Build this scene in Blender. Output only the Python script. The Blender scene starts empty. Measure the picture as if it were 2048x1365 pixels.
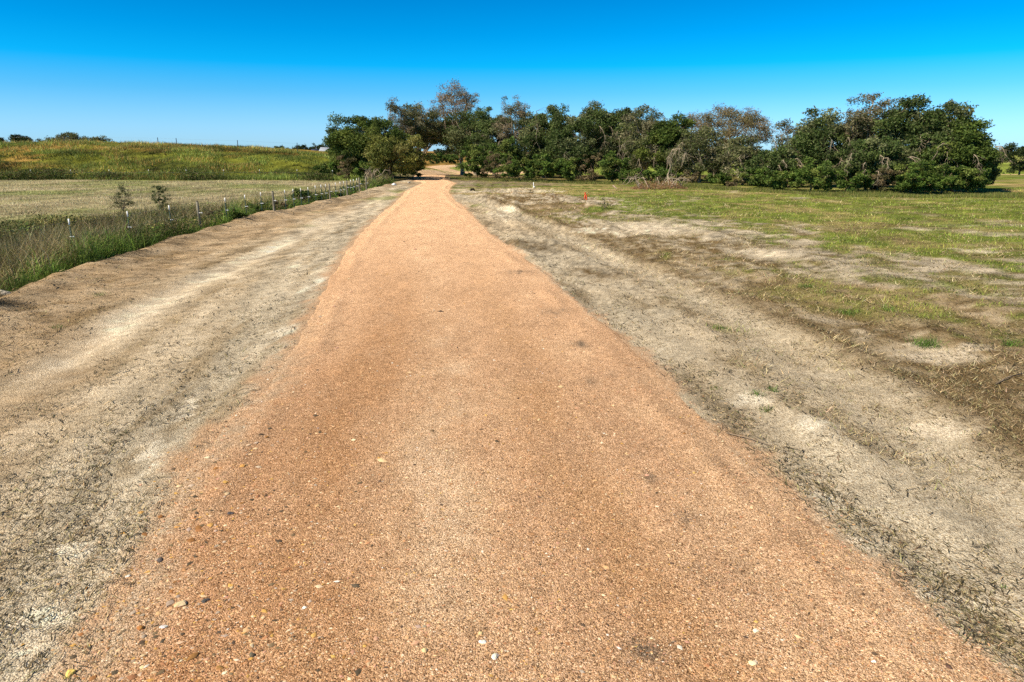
import bpy, math, random
import numpy as np
R = math.radians
scn = bpy.context.scene
C = scn.collection
random.seed(7)
rng = np.random.default_rng(11)

# ------------------------------------------------------------------ camera, sky, sun
F, H, TH = 1365.0, 3.0, math.atan((682.5 - 302) / 1365.0)
cT, sT = math.cos(TH), math.sin(TH)
cam = bpy.data.cameras.new('camera')
camo = bpy.data.objects.new('camera', cam); C.objects.link(camo)
camo.location = (0, 0, H); camo.rotation_euler = (math.pi / 2 - TH, 0, 0)
cam.sensor_width = 36; cam.lens = 36 * F / 2048; cam.clip_end = 9000; cam.clip_start = .1
scn.camera = camo
scn.view_settings.view_transform = 'Standard'; scn.view_settings.look = 'None'
scn.view_settings.gamma = 1; scn.view_settings.exposure = 0.58
scn.view_settings.use_curve_mapping = False
scn.cycles.use_denoising = False
scn.cycles.max_bounces = 5; scn.cycles.diffuse_bounces = 3; scn.cycles.transparent_max_bounces = 4
scn.cycles.use_adaptive_sampling = False

SUN_EL, SUN_FROM = R(43), np.array([-.86, -.50])       # direction the sunlight comes from (behind left)
sd = bpy.data.lights.new('sun', 'SUN'); sd.energy = 4.6; sd.angle = R(.5); sd.color = (1, .90, .74)
so = bpy.data.objects.new('sun', sd); C.objects.link(so)
az = math.atan2(SUN_FROM[1], SUN_FROM[0])
so.rotation_euler = (0, math.pi / 2 - SUN_EL, az); so.location = (0, 0, 50)

W = bpy.data.worlds.new('World'); scn.world = W; W.use_nodes = True
nt = W.node_tree; nt.nodes.clear()
def N(t, nt=None, **k):
    n = nt.nodes.new(t)
    for a, b in k.items(): setattr(n, a, b)
    return n
sky = N('ShaderNodeTexSky', nt, sky_type='NISHITA', sun_disc=False, sun_elevation=SUN_EL,
        sun_rotation=math.atan2(SUN_FROM[0], SUN_FROM[1]), air_density=1.0, dust_density=.3, ozone_density=3.0)
bg = N('ShaderNodeBackground', nt); bg.inputs['Strength'].default_value = .148
wo = N('ShaderNodeOutputWorld', nt)
tc = N('ShaderNodeTexCoord', nt); sep = N('ShaderNodeSeparateXYZ', nt)
ramp = N('ShaderNodeValToRGB', nt)
e = ramp.color_ramp.elements
e[0].position = 0.0; e[0].color = (.36, .60, .74, 1)
e[1].position = 1; e[1].color = (.04, .11, .22, 1)
for p, c in ((.03, (.27, .57, .80, 1)), (.075, (.10, .49, .87, 1)), (.11, (.004, .47, 1.0, 1)), (.15, (.0, .40, .99, 1)), (.22, (.0, .31, .93, 1)), (.42, (.01, .19, .55, 1))):
    q = e.new(p); q.color = c
bw = N('ShaderNodeRGBToBW', nt)
mul = N('ShaderNodeMix', nt, data_type='RGBA', blend_type='MULTIPLY'); mul.inputs[0].default_value = 1
L = nt.links.new
L(tc.outputs['Generated'], sep.inputs[0]); L(sep.outputs['Z'], ramp.inputs['Fac'])
L(sky.outputs[0], bw.inputs[0]); L(bw.outputs[0], mul.inputs[6]); L(ramp.outputs[0], mul.inputs[7]); L(mul.outputs[2], bg.inputs['Color'])
L(bg.outputs[0], wo.inputs[0])

# ------------------------------------------------------------------ helpers
def G(px, py, z=0.0):                                   # photo pixel -> world point on height z
    u = (px - 1024) / F; w = (py - 682.5) / F
    t = (H - z) / (sT + w * cT)
    return (t * u, t * (cT - w * sT))
def elev(py, Y):                                        # height seen at that row at distance Y
    w = (py - 682.5) / F
    return H + Y * (-sT - w * cT) / (cT - w * sT)
def Xat(px, py, Y):
    return (px - 1024) / F * Y / (cT - (py - 682.5) / F * sT)

def vnoise(x, y, seed):
    T = np.random.default_rng(seed).random((256, 256))
    xi = np.floor(x).astype(np.int64); yi = np.floor(y).astype(np.int64)
    fx = x - xi; fy = y - yi
    fx = fx * fx * (3 - 2 * fx); fy = fy * fy * (3 - 2 * fy)
    a = T[xi & 255, yi & 255]; b = T[(xi + 1) & 255, yi & 255]
    c = T[xi & 255, (yi + 1) & 255]; d = T[(xi + 1) & 255, (yi + 1) & 255]
    return (a * (1 - fx) + b * fx) * (1 - fy) + (c * (1 - fx) + d * fx) * fy
def fbm(x, y, seed, o=4, g=.5):                         # mean 0, about -.5 .. .5
    s = 0; a = 1; n = 0; x, y = x * .84 - y * .54 + 31.7, x * .54 + y * .84 + 8.3
    for i in range(o):
        s = s + a * (vnoise(x * 2 ** i + 17.3 * i, y * 2 ** i - 9.1 * i, seed + i) - .5); n += a; a *= g
    return s / n * 1.35
def sm(a, b, x):
    t = np.clip((x - a) / (b - a), 0, 1); return t * t * (3 - 2 * t)
def curve(pts):
    w = sorted([G(*p)[::-1] for p in pts]); yy = np.array([p[0] for p in w]); xx = np.array([p[1] for p in w])
    s0 = (xx[1] - xx[0]) / (yy[1] - yy[0])
    yy = np.r_[yy[0] - 30, yy]; xx = np.r_[xx[0] - 30 * s0, xx]
    return lambda y: np.interp(y, yy, xx)
def blob(x, y, px, py, rx, ry, ang=0):
    cx, cy = G(px, py); _, y2 = G(px, py + ry); x2, _ = G(px + rx, py)
    a = max(x2 - cx, .05); b = max(cy - y2, .05)
    dx, dy = x - cx - (y - cy) * ang, y - cy
    return np.exp(-(dx * dx / (a * a) + dy * dy / (b * b)))

# road edges as x(y)
LE = [(-8, -2.2), (2, -2.45)] + [G(*p)[::-1] for p in [(174, 1354), (200, 1272), (240, 1190), (283, 1092), (318, 1011), (372, 925), (436, 855), (506, 789), (566, 715), (614, 630), (660, 545), (692, 500), (720, 465), (763, 425), (782, 412), (809, 384), (828, 374), (845, 366)]] + [(71.5, -10.1), (76, -10.8), (84, -11.9), (96, -13.4)]
RE = [(-8, 3.95), (2, 3.35)] + [G(*p)[::-1] for p in [(2010, 1345), (1880, 1235), (1700, 1092), (1600, 1008), (1530, 942), (1463, 873), (1410, 828), (1369, 789), (1332, 750), (1283, 707), (1234, 666), (1185, 625), (1130, 580), (1087, 543), (1034, 503), (985, 468), (955, 440), (937, 420), (911, 399.5), (899, 386), (903, 374), (914, 367)]] + [(72, -6.3), (76, -7.2), (84, -8.0), (96, -9.0)]
def xl(y): return np.interp(y, [p[0] for p in LE], [p[1] for p in LE])
def xr(y): return np.interp(y, [p[0] for p in RE], [p[1] for p in RE])
xb = curve([(-60, 640), (0, 606), (125, 552), (245, 518), (328, 487), (387, 471), (443, 457), (487, 440), (560, 425), (600, 417), (700, 394), (760, 374)])
xt = curve([(0, 790), (130, 725), (250, 640), (400, 560), (500, 520), (600, 470), (700, 420)])
xt2 = curve([(940, 395), (1100, 455), (1230, 520), (1330, 560), (1450, 620), (1600, 710), (1800, 850), (2048, 1010)])
xt3 = curve([(1000, 500), (1130, 570), (1290, 690), (1360, 735), (1470, 800), (1600, 900), (1800, 1060), (2048, 1270)])

def hillx(x):
    return np.interp(x, [-400, -60, -41, -33, -27, -20, -12], [4.2, 3.9, 3.5, 2.9, 2.4, 1.2, 0])
def gz(x, y, fine=True):
    x = np.asarray(x, float); y = np.asarray(y, float)
    z = np.interp(y, [-50, 78, 90, 102, 125, 145, 165, 200, 300, 520, 900, 4000], [0, 0, -.1, -.35, -1.25, -1.88, -1.72, -1.1, -.7, -.2, 0, 0])
    hm = sm(75, 99, y + 2.5 * fbm(x * .06, y * .06, 40, 2)) * (1 - sm(125, 190, y))
    hill = hillx(x) * hm
    z = z * (1 - np.clip(hill / 1.5, 0, 1)) + hill + hm * np.clip(hillx(x), 0, 1) * .9 * 1.7 * fbm(x * .12, y * .22, 41, 4) * (1 - .6 * sm(90, 98, y))
    near = 1 - sm(40, 90, y)
    dl = xl(y) - x; dr = x - xr(y)
    verge = sm(0, .6, np.maximum(dl, dr))
    z = z + .10 * fbm(x * .25, y * .25, 42, 3) * verge * (1 - sm(200, 400, y))
    # left: loose dirt ridge, then a slight ditch
    b = x - xb(y) - .35 * fbm(x * .8, y * .8, 43, 3)
    z = z + near * (.17 * np.exp(-((b - .45) / .5) ** 2) - .22 * sm(.1, -1.2, b) * sm(-9, -4, b))
    z = z + near * .05 * sm(3.2, 1.2, b) * sm(0, .3, b) * (1 + 2 * fbm(x * 3, y * 2, 44, 3))
    # wheel tracks
    for cf, wd, dp in ((xt, .28, -.05), (xt2, .45, -.05), (xt3, .3, -.035)):
        d = x - cf(y)
        z = z + near * dp * np.exp(-(d / wd) ** 2)
    for cf, off, wd, hh in ((xt, -.55, .2, .045), (xt2, .8, .3, .085), (xt3, .5, .22, .05), (xt2, -.9, .25, .04), (xt2, 2.9, .35, .07), (xt2, 5.5, .5, .08)):
        d = x - cf(y) - off - .25 * fbm(x * .3, y * .35, 45, 2)
        z = z + near * hh * np.exp(-(d / wd) ** 2) * np.clip(.6 + 2.2 * fbm(x * .5, y * .5, 46, 3), 0, 1.5)
    if fine:
        z = z + verge * near * ((.045 + .03 * sm(5, 1, b)) * fbm(x * 2.2, y * 2.2, 47, 4, .6) + (.026 + .03 * sm(4, 1, b) * (b > 0)) * fbm(x * 9, y * 9, 48, 3, .6))
    m = (y < 96)
    inside = np.minimum(-dl, -dr) * 1.0          # metres inside the road
    z = z - np.where(m, .09 * sm(.05, .7, inside) , 0)
    return z

SOIL = np.array([.62, .495, .33]); GREY = np.array([.60, .51, .365]); SAND = np.array([.78, .66, .48]); WHITE = np.array([.86, .76, .58])
STRAW = np.array([.46, .33, .16]); THATCH = np.array([.15, .10, .045]); RED = np.array([.48, .34, .20]); GREEN = np.array([.20, .25, .04]); DGREEN = np.array([.065, .095, .022])
GRAV = np.array([.69, .43, .25])
def mixc(c, d, m): return c + (np.asarray(d) - c) * np.clip(m, 0, 1)[..., None]

def cover(x, y):
    """colours (N,3), green share, litter share"""
    x = np.asarray(x, float); y = np.asarray(y, float)
    dl = xl(y) - x; dr = x - xr(y); b = x - xb(y) - .35 * fbm(x * .8, y * .8, 43, 3)
    lat = np.where(dl > 0, -dl, dr)
    n1 = fbm(x * .22, y * .16, 50, 4); n2 = fbm(x * 1.1, y * .7, 51, 4, .6); n3 = fbm(x * 4.5, y * 3, 52, 4, .65)
    st = fbm(lat * 2.6, y * .28, 53, 4, .6)
    left = dl > 0
    col = np.broadcast_to(SOIL, x.shape + (3,)).copy()
    # ---------- left verge
    cl = mixc(np.broadcast_to(SOIL, x.shape + (3,)), GREY, sm(2.3, .8, dl + n2 * 1.5))
    cl = mixc(cl, SAND, sm(-.02, .3, st + n2 * .3) * .5)
    cl = mixc(cl, THATCH * 2.2, sm(.06, .3, fbm(lat * 5, y * .35, 89, 3, .6)) * .45)
    cl = mixc(cl, THATCH * 1.6, sm(.08, .42, n3 * .7 + .35 * n2 + .6 * st) * (.25 + .3 * sm(9, 22, y)))
    cl = mixc(cl, RED, sm(3.6, 2.0, b + n2 * 1.6) * (.45 + .8 * (n3 + .3)) * sm(60, 35, y))
    cl = mixc(cl, THATCH * 1.5, sm(3.4, 1.8, b + n2) * sm(.08, .35, n3 + .3 * n2) * .6)
    tr = np.exp(-((x - xt(y)) / .42) ** 2) * sm(7, 10, y) * sm(60, 40, y)
    cl = mixc(cl, SAND * 1.05, tr * (.8 + 1.4 * n2))
    cl = mixc(cl, THATCH * 1.4, np.exp(-((x - xt(y) + .75) / .22) ** 2) * sm(.0, .3, n2 + .3 * st) * .8)
    for a in ((305, 900, 30, 55, -.25), (370, 815, 22, 35, -.2), (140, 1100, 42, 15, 0), (80, 1240, 60, 20, 0), (560, 665, 22, 22, 0), (20, 1300, 50, 18, 0), (640, 560, 10, 30, 0)):
        cl = mixc(cl, WHITE, .85 * sm(.38, .66, blob(x, y, *a) * (1 + 3.4 * n3 + 2 * n2 + 1.5 * st)))
    cl = mixc(cl, GREEN, sm(.12, .3, fbm(x * .5, y * .25, 54, 3)) * sm(20, 34, y) * sm(72, 60, y) * .6)
    cl = mixc(cl, RED * .9, sm(38, 52, y) * sm(.0, .3, n1 + n2 * .4 + .1) * .6)
    # ---------- grass beyond the fence line
    inner = sm(.15, -.1, b)
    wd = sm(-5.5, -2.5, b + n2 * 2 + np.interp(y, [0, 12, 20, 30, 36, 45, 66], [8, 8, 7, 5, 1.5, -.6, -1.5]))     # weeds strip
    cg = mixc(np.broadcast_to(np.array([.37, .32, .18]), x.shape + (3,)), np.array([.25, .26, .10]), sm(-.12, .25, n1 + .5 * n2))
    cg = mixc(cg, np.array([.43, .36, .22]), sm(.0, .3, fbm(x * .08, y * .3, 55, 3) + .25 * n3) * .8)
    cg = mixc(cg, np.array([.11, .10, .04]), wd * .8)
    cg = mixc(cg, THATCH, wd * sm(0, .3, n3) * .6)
    cl = cl * (1 - inner[..., None]) + cg * inner[..., None]
    # ---------- right side
    c = mixc(np.broadcast_to(GREY, x.shape + (3,)), SOIL, sm(-.1, .25, n1))
    thr = np.clip(sm(.9, 3.2, dr + 1.2 * n2 + st * 1.4), 0, 1)
    c = mixc(c, STRAW * .68, thr * sm(-.3, .15, n3 * .7 + n2 * .7 + n1) * .85)
    c = mixc(c, THATCH, (.15 + .75 * thr + .1 * sm(9, 22, y)) * sm(-.06, .24, n3 * .8 + .8 * st + .35 * n2) * .95)  # dark thatch, deepened to paint in the shade beneath the blades
    gr = sm(.02, .30, n1 * .7 + n2 * .55 + n3 * .3 + np.interp(y, [4, 10, 16, 22, 30, 40, 48], [-.30, -.12, .02, .10, .18, .38, .5]) + np.interp(dr, [0, 4, 7, 11, 16], [-.5, -.2, .04, .14, .2]) - .9 * blob(x, y, 1340, 458, 170, 26) - .7 * blob(x, y, 1100, 400, 120, 22))
    for a, w_ in (((1650, 472, 100, 22), .8), ((1850, 562, 170, 34), .7), ((1930, 510, 120, 28), .6), ((1600, 590, 70, 12), .6), ((1740, 620, 120, 16), .5), ((1450, 450, 90, 26), .8), ((1180, 437, 90, 9), .7), ((1500, 545, 60, 9), .5), ((1990, 600, 90, 30), .5), ((1780, 480, 120, 16), .6), ((1560, 440, 130, 20), .7), ((1440, 655, 50, 9), .5), ((1330, 590, 40, 7), .3), ((1890, 640, 90, 12), .4)):
        gr = np.clip(gr + w_ * blob(x, y, *a) * sm(-.18, .12, n2 + n3 * .5), 0, 1)
    gr = gr * (1 - .75 * sm(.10, .3, fbm(x * .5, y * .35, 84, 4, .6)))
    c = mixc(c, GREEN * (1 + .9 * (n3[..., None])), gr * .95)
    c = mixc(c, DGREEN * 1.3, gr * sm(.0, .25, n3 + .4 * st + .4 * n2) * .8)
    c = mixc(c, STRAW, gr * sm(.02, .3, fbm(x * .7, y * .6, 63, 3, .6)) * .6)
    c = mixc(c, STRAW * 1.05, sm(40, 46, y) * sm(.05, .25, fbm(x * .06, y * .5, 56, 3)) * .7 * sm(80, 60, y))
    tr2 = np.exp(-((x - xt2(y)) / .62) ** 2) * sm(48, 38, y)
    c = mixc(c, GREY * 1.12, tr2 * (.75 + n2))
    c = mixc(c, THATCH * 1.3, np.exp(-((x - xt2(y) - .95) / .32) ** 2) * (.55 + 1.6 * n2) * sm(50, 40, y))
    for a in ((1060, 381, 60, 5), (1290, 458, 110, 13), (1180, 462, 40, 7), (1540, 508, 75, 11), (1850, 705, 110, 22), (1880, 860, 60, 22), (1010, 425, 30, 20), (2000, 470, 70, 6), (1960, 500, 60, 5)):
        c = mixc(c, SAND, .8 * sm(.38, .62, blob(x, y, *a) * (.9 + 3.2 * n3 + 3.4 * n2 + 1.5 * st)))
    for a in ((1325, 705, 55, 20, .0), (1290, 675, 30, 18, 0), (1140, 570, 25, 10, 0), (1480, 800, 50, 20, 0), (1600, 860, 60, 25, 0), (1650, 1000, 50, 22, 0), (1750, 1090, 50, 22, 0), (1900, 1200, 70, 22, 0)):
        c = mixc(c, WHITE * .97, .8 * sm(.42, .66, blob(x, y, *a) * (.85 + 3.4 * n3 + 2.4 * n2 + 1.5 * st)))
    edge = np.exp(-((dr - .22 - .2 * n2) / .28) ** 2)
    c = mixc(c, THATCH * 1.2, edge * sm(-.12, .22, n2 + n3 * .6 + .25 * np.sin(y * .9)) * np.interp(y, [4, 7, 20, 30, 40], [.3, .5, .7, .5, .4]))
    for a in ((1450, 865, 60, 12, -.3), (1190, 545, 60, 12), (1050, 487, 45, 6), (1090, 497, 50, 8)):
        c = mixc(c, THATCH * 1.1, blob(x, y, *a) * (.8 + 1.6 * n3))
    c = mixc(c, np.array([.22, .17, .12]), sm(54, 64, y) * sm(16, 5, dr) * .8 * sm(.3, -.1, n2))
    c = mixc(c, THATCH, sm(40, 36, np.abs(x + 3)) * sm(70, 78, y) * sm(128, 112, y) * .55)  # brown leaf litter, with tree shade painted into the ground colour
    col = np.where(left[..., None], cl, c)
    # ---------- the hill and far land
    hm = sm(72.5, 75.5, y + 1.5 * fbm(x * .3, y * .3, 57, 2)) * sm(-13, -19, x)
    h1 = fbm(x * .10, y * .35, 58, 4); h2 = fbm(x * .5, y * .9, 59, 4)
    ch = mixc(np.broadcast_to(np.array([.20, .215, .035]), x.shape + (3,)), np.array([.36, .22, .065]), sm(-.05, .25, h1 + h2 * .5 + (y - 90) * .012))
    ch = mixc(ch, np.array([.05, .06, .018]), sm(.08, .3, h2 - h1 * .3))
    col = col * (1 - hm[..., None]) + ch * hm[..., None]
    far = sm(98, 112, y) * (1 - hm)
    cf = mixc(np.broadcast_to(np.array([.25, .31, .06]), x.shape + (3,)), np.array([.32, .31, .11]), sm(-.1, .25, fbm(x * .03, y * .05, 60, 4)))
    col = col * (1 - far[..., None]) + cf * far[..., None]
    col = col * np.clip(1 + (.2 + .35 * sm(9, 25, y)) * n3 + (.4 + .4 * sm(9, 25, y)) * st * (1 - hm) + (.3 + .6 * sm(9, 20, y)) * fbm(x * 13, y * 9, 61, 2), .25, 1.9)[..., None]
    # gravel dust creeping over the edges
    dm = np.minimum(np.where(dl > 0, dl, 9), np.where(dr > 0, dr, 9)); ins = (dl <= 0) & (dr <= 0)
    out_ = np.maximum(dl, dr) + .04
    spill = sm(np.where(dl > dr, .30, .14), -.05, out_ + .5 * n3 + .25 * n2) * (y < 80)
    col = mixc(col, GRAV * .95, spill * .8)
    return np.clip(col, .01, .9), gr, thr

def road_col(x, y):
    l, r = xl(y), xr(y); t = (x - l) / (r - l)          # 0 left .. 1 right
    n1 = fbm(x * .5, y * .18, 70, 4); n2 = fbm(x * 2.2, y * 1.1, 71, 4, .6); n3 = fbm(x * 9, y * 6, 72, 3, .6)
    c = np.broadcast_to(GRAV, x.shape + (3,)).copy()
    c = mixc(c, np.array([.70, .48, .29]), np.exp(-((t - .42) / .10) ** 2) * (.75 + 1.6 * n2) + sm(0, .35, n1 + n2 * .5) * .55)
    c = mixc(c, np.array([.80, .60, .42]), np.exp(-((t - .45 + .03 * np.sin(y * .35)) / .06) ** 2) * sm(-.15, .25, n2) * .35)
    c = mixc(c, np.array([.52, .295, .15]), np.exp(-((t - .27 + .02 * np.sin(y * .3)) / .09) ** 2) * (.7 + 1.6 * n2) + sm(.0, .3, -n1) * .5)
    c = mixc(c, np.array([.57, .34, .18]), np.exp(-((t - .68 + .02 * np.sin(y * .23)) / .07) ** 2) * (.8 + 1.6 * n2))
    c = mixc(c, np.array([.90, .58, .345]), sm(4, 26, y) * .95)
    c = mixc(c, np.array([.49, .255, .125]), np.exp(-((t - .08) / .10) ** 2) * sm(12, 5, y) * (.5 + n2))
    for a in ((1180, 768, 18, 10), (1230, 755, 25, 10), (1270, 912, 22, 10), (1300, 960, 20, 14), (1380, 1040, 25, 18), (1440, 1150, 45, 34), (1290, 1310, 70, 35), (1040, 548, 30, 6), (1110, 625, 25, 8), (1165, 690, 20, 8), (1240, 905, 12, 8), (1620, 1050, 20, 12)):
        c = mixc(c, np.array([.26, .19, .13]), blob(x, y, *a) * (.5 + 1.8 * n2 + 1.4 * n3))
    c = mixc(c, GREY * 1.05, np.maximum(sm(.10, -.06, t + .10 * n2 + .06 * n3) * sm(14, 7, y), sm(.97, 1.05, t + .07 * n2 + .05 * n3)) * .75)
    c = c * (1 + .22 * n3[..., None] + .25 * n2[..., None])
    return np.clip(c, .02, .9)

def link(me, name, mat=None, parent=None, **props):
    o = bpy.data.objects.new(name, me); C.objects.link(o)
    if mat and me and not me.materials: me.materials.append(mat)
    if parent: o.parent = parent
    for k, v in props.items():
        if v is not None: o[k] = v
    return o
def mesh_np(name, V, Fc, col=None, smooth=False):
    """V (n,3); Fc (m,k) all same size"""
    me = bpy.data.meshes.new(name); V = np.asarray(V, np.float32); Fc = np.asarray(Fc, np.int32)
    k = Fc.shape[1]; m = len(Fc)
    me.vertices.add(len(V)); me.vertices.foreach_set('co', V.ravel())
    me.loops.add(m * k); me.loops.foreach_set('vertex_index', Fc.ravel())
    me.polygons.add(m); me.polygons.foreach_set('loop_start', np.arange(0, m * k, k, dtype=np.int32))
    if smooth: me.polygons.foreach_set('use_smooth', np.ones(m, bool))
    if col is not None:
        a = me.color_attributes.new('col', 'FLOAT_COLOR', 'POINT')
        a.data.foreach_set('color', np.c_[col, np.ones(len(V))].astype(np.float32).ravel())
    me.update(calc_edges=True); me.validate()
    return me
def grid(name, X, Y, Z, col):
    ny, nx = X.shape
    i = np.arange(ny * nx).reshape(ny, nx)
    Fc = np.stack([i[:-1, :-1], i[:-1, 1:], i[1:, 1:], i[1:, :-1]], -1).reshape(-1, 4)
    return mesh_np(name, np.c_[X.ravel(), Y.ravel(), Z.ravel()], Fc, col.reshape(-1, 3), True)

# ------------------------------------------------------------------ materials
def newmat(name, rough=.9):
    m = bpy.data.materials.new(name); m.use_nodes = True
    b = m.node_tree.nodes['Principled BSDF']; b.inputs['Roughness'].default_value = rough
    b.inputs['Specular IOR Level'].default_value = .0 if rough >= .9 else .15
    return m, m.node_tree, b
def mat_attr(name, amp=.5, scales=(9, 45), bump=.02, rough=.95, vor=None, sss=0):
    m, t, b = newmat(name, rough); L = t.links.new
    at = N('ShaderNodeAttribute', t, attribute_name='col'); pos = N('ShaderNodeTexCoord', t)
    cur = at.outputs['Color']; hsum = None
    for s in scales:
        n = N('ShaderNodeTexNoise', t); n.inputs['Scale'].default_value = s; n.inputs['Detail'].default_value = 4; n.inputs['Roughness'].default_value = .7
        L(pos.outputs['Object'], n.inputs['Vector'])
        mr = N('ShaderNodeMapRange', t); mr.inputs[1].default_value = .3; mr.inputs[2].default_value = .7
        mr.inputs[3].default_value = 1 - amp; mr.inputs[4].default_value = 1 + amp * .8
        L(n.outputs[0], mr.inputs[0])
        mx = N('ShaderNodeMix', t, data_type='RGBA', blend_type='MULTIPLY'); mx.inputs[0].default_value = 1
        L(cur, mx.inputs[6]); L(mr.outputs[0], mx.inputs[7]); cur = mx.outputs[2]; hsum = n
    bp = N('ShaderNodeBump', t); bp.inputs['Strength'].default_value = .8; bp.inputs['Distance'].default_value = bump
    L(hsum.outputs[0], bp.inputs['Height'])
    if vor:
        for s, lo, hi in vor:
            v = N('ShaderNodeTexVoronoi', t); v.inputs['Scale'].default_value = s
            L(pos.outputs['Object'], v.inputs['Vector'])
            sp = N('ShaderNodeSeparateColor', t); L(v.outputs['Color'], sp.inputs[0])
            rp = N('ShaderNodeValToRGB', t); el = rp.color_ramp.elements
            el[0].position = 0; el[0].color = (lo * .8, lo * .7, lo * .62, 1); el[1].position = 1; el[1].color = (hi, hi * 1.05, hi * 1.15, 1)
            for p_, c_ in ((.22, (.86, .83, .80, 1)), (.55, (1.0, 1.0, 1.0, 1)), (.82, (1.14, 1.10, 1.05, 1))):
                q = el.new(p_); q.color = c_
            L(sp.outputs[0], rp.inputs[0])
            mx = N('ShaderNodeMix', t, data_type='RGBA', blend_type='MULTIPLY'); mx.inputs[0].default_value = 1
            L(cur, mx.inputs[6]); L(rp.outputs[0], mx.inputs[7]); cur = mx.outputs[2]
            b2 = N('ShaderNodeBump', t, invert=True); b2.inputs['Strength'].default_value = .9; b2.inputs['Distance'].default_value = .8 / s
            L(v.outputs['Distance'], b2.inputs['Height']); L(bp.outputs[0], b2.inputs['Normal']); bp = b2
    L(cur, b.inputs['Base Color']); L(bp.outputs[0], b.inputs['Normal'])
    return m
M_ground = mat_attr('soil', .26, (9, 40), .03, vor=((75, .72, 1.15),))
M_road = mat_attr('gravel_surface', .22, (12, 60), .012, vor=((85, .5, 1.48), (170, .45, 1.5)))
def mat_leaf(name, trans=.25):
    m, t, b = newmat(name, .6); L = t.links.new
    at = N('ShaderNodeAttribute', t, attribute_name='col')
    L(at.outputs['Color'], b.inputs['Base Color'])
    tr = N('ShaderNodeBsdfTranslucent', t); mx = N('ShaderNodeMixShader', t); mx.inputs[0].default_value = trans
    L(at.outputs['Color'], tr.inputs[0]); L(b.outputs[0], mx.inputs[1]); L(tr.outputs[0], mx.inputs[2])
    L(mx.outputs[0], t.nodes['Material Output'].inputs[0])
    return m
M_leaf = mat_leaf('foliage'); M_blade = mat_leaf('grass_blades', .2); M_litter = mat_leaf('dry_stalks', .05)
M_stone = mat_attr('pebble_stone', .2, (60,), .003, .75)
def mat_plain(name, c, rough=.8, amp=.3, s=8, bump=.01, metal=0, stretch=None):
    m, t, b = newmat(name, rough); L = t.links.new
    pos = N('ShaderNodeTexCoord', t); mp = N('ShaderNodeMapping', t)
    if stretch: mp.inputs['Scale'].default_value = stretch
    n = N('ShaderNodeTexNoise', t); n.inputs['Scale'].default_value = s; n.inputs['Detail'].default_value = 5
    L(pos.outputs['Object'], mp.inputs[0]); L(mp.outputs[0], n.inputs['Vector'])
    rp = N('ShaderNodeMapRange', t); rp.inputs[1].default_value = .3; rp.inputs[2].default_value = .7; rp.inputs[3].default_value = 1 - amp; rp.inputs[4].default_value = 1 + amp
    mx = N('ShaderNodeMix', t, data_type='RGBA', blend_type='MULTIPLY'); mx.inputs[0].default_value = 1
    mx.inputs[6].default_value = (*c, 1); L(n.outputs[0], rp.inputs[0]); L(rp.outputs[0], mx.inputs[7]); L(mx.outputs[2], b.inputs['Base Color'])
    bp = N('ShaderNodeBump', t); bp.inputs['Distance'].default_value = bump; L(n.outputs[0], bp.inputs['Height']); L(bp.outputs[0], b.inputs['Normal'])
    b.inputs['Metallic'].default_value = metal
    return m
M_bark = mat_plain('oak_bark', (.25, .19, .13), .9, .5, 6, .03, stretch=(1, 1, .3))
M_pale = mat_plain('weathered_wood', (.37, .30, .21), .9, .3, 9)
M_post = mat_plain('green_post_paint', (.02, .045, .035), .5, .2)
M_white = mat_plain('white_paint', (.8, .8, .78), .5, .08)
M_wood = mat_plain('grey_post_wood', (.22, .20, .15), .9, .4, 10, stretch=(1, 1, .2))
M_wire = mat_plain('galvanised_wire', (.30, .30, .29), .5, .1, metal=.6)
M_orange = mat_plain('orange_flagging', (.80, .13, .05), .6, .1)
M_stake = mat_plain('stake_wood', (.68, .52, .26), .8, .2)
M_tin = mat_plain('tin_roof', (.62, .66, .72), .35, .15, 4, metal=.3)
M_dark = mat_plain('dark_boards', (.05, .06, .09), .8, .3)
M_rock = mat_plain('rock', (.42, .37, .30), .9, .35, 14)

# ------------------------------------------------------------------ ground and road
xs = [0.0]
while xs[-1] < 2500: xs.append(xs[-1] + max(.058, .03 * xs[-1]))
xs = np.array([-v for v in xs[:0:-1]] + xs) - 1.0
ys = [-25.0, -18, -12, -8, -5, -3, -1.5, 0, 1.0, 1.8, 2.4, 2.8, 3.1]
while ys[-1] < 105: ys.append(ys[-1] * 1.0125)
while ys[-1] < 5000: ys.append(ys[-1] * 1.05)
XX, YY = np.meshgrid(xs, np.array(ys))
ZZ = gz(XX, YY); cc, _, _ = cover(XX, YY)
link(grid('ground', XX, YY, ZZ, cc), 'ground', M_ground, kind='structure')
_zz = ZZ
def ribbon(name, rows, ncol, lift, cfun):
    out = []
    return out
# main road: ribbon whose shoulders dip under the soil
yr = [-24.0, -15, -8, -4, -1, 1, 2.2, 2.9]
while yr[-1] < 96: yr.append(yr[-1] * 1.0095)
yr = np.array(yr); tt = np.linspace(-.10, 1.10, 134)
YR, TT = np.meshgrid(yr, tt, indexing='ij')
XR = xl(YR) + (xr(YR) - xl(YR)) * TT
ed = np.minimum(TT, 1 - TT) * (xr(YR) - xl(YR))          # metres inside the edge
base = np.interp(YR, [-50, 78, 90, 102], [0, 0, -.1, -.35])
ZR = base + .035 * (1 - (2 * TT - 1) ** 2) - .006 * (np.exp(-((TT - .25) / .07) ** 2) + np.exp(-((TT - .68) / .07) ** 2))
ZR += .035 * np.exp(-((ed - .5) / .16) ** 2) * np.clip(.5 + 2 * fbm(XR * .9, YR * .7, 87, 3), 0, 1.4)
ZR += .012 * fbm(XR * .8, YR * .5, 80, 3) + .010 * fbm(XR * 5, YR * 5, 81, 3, .6)
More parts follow.
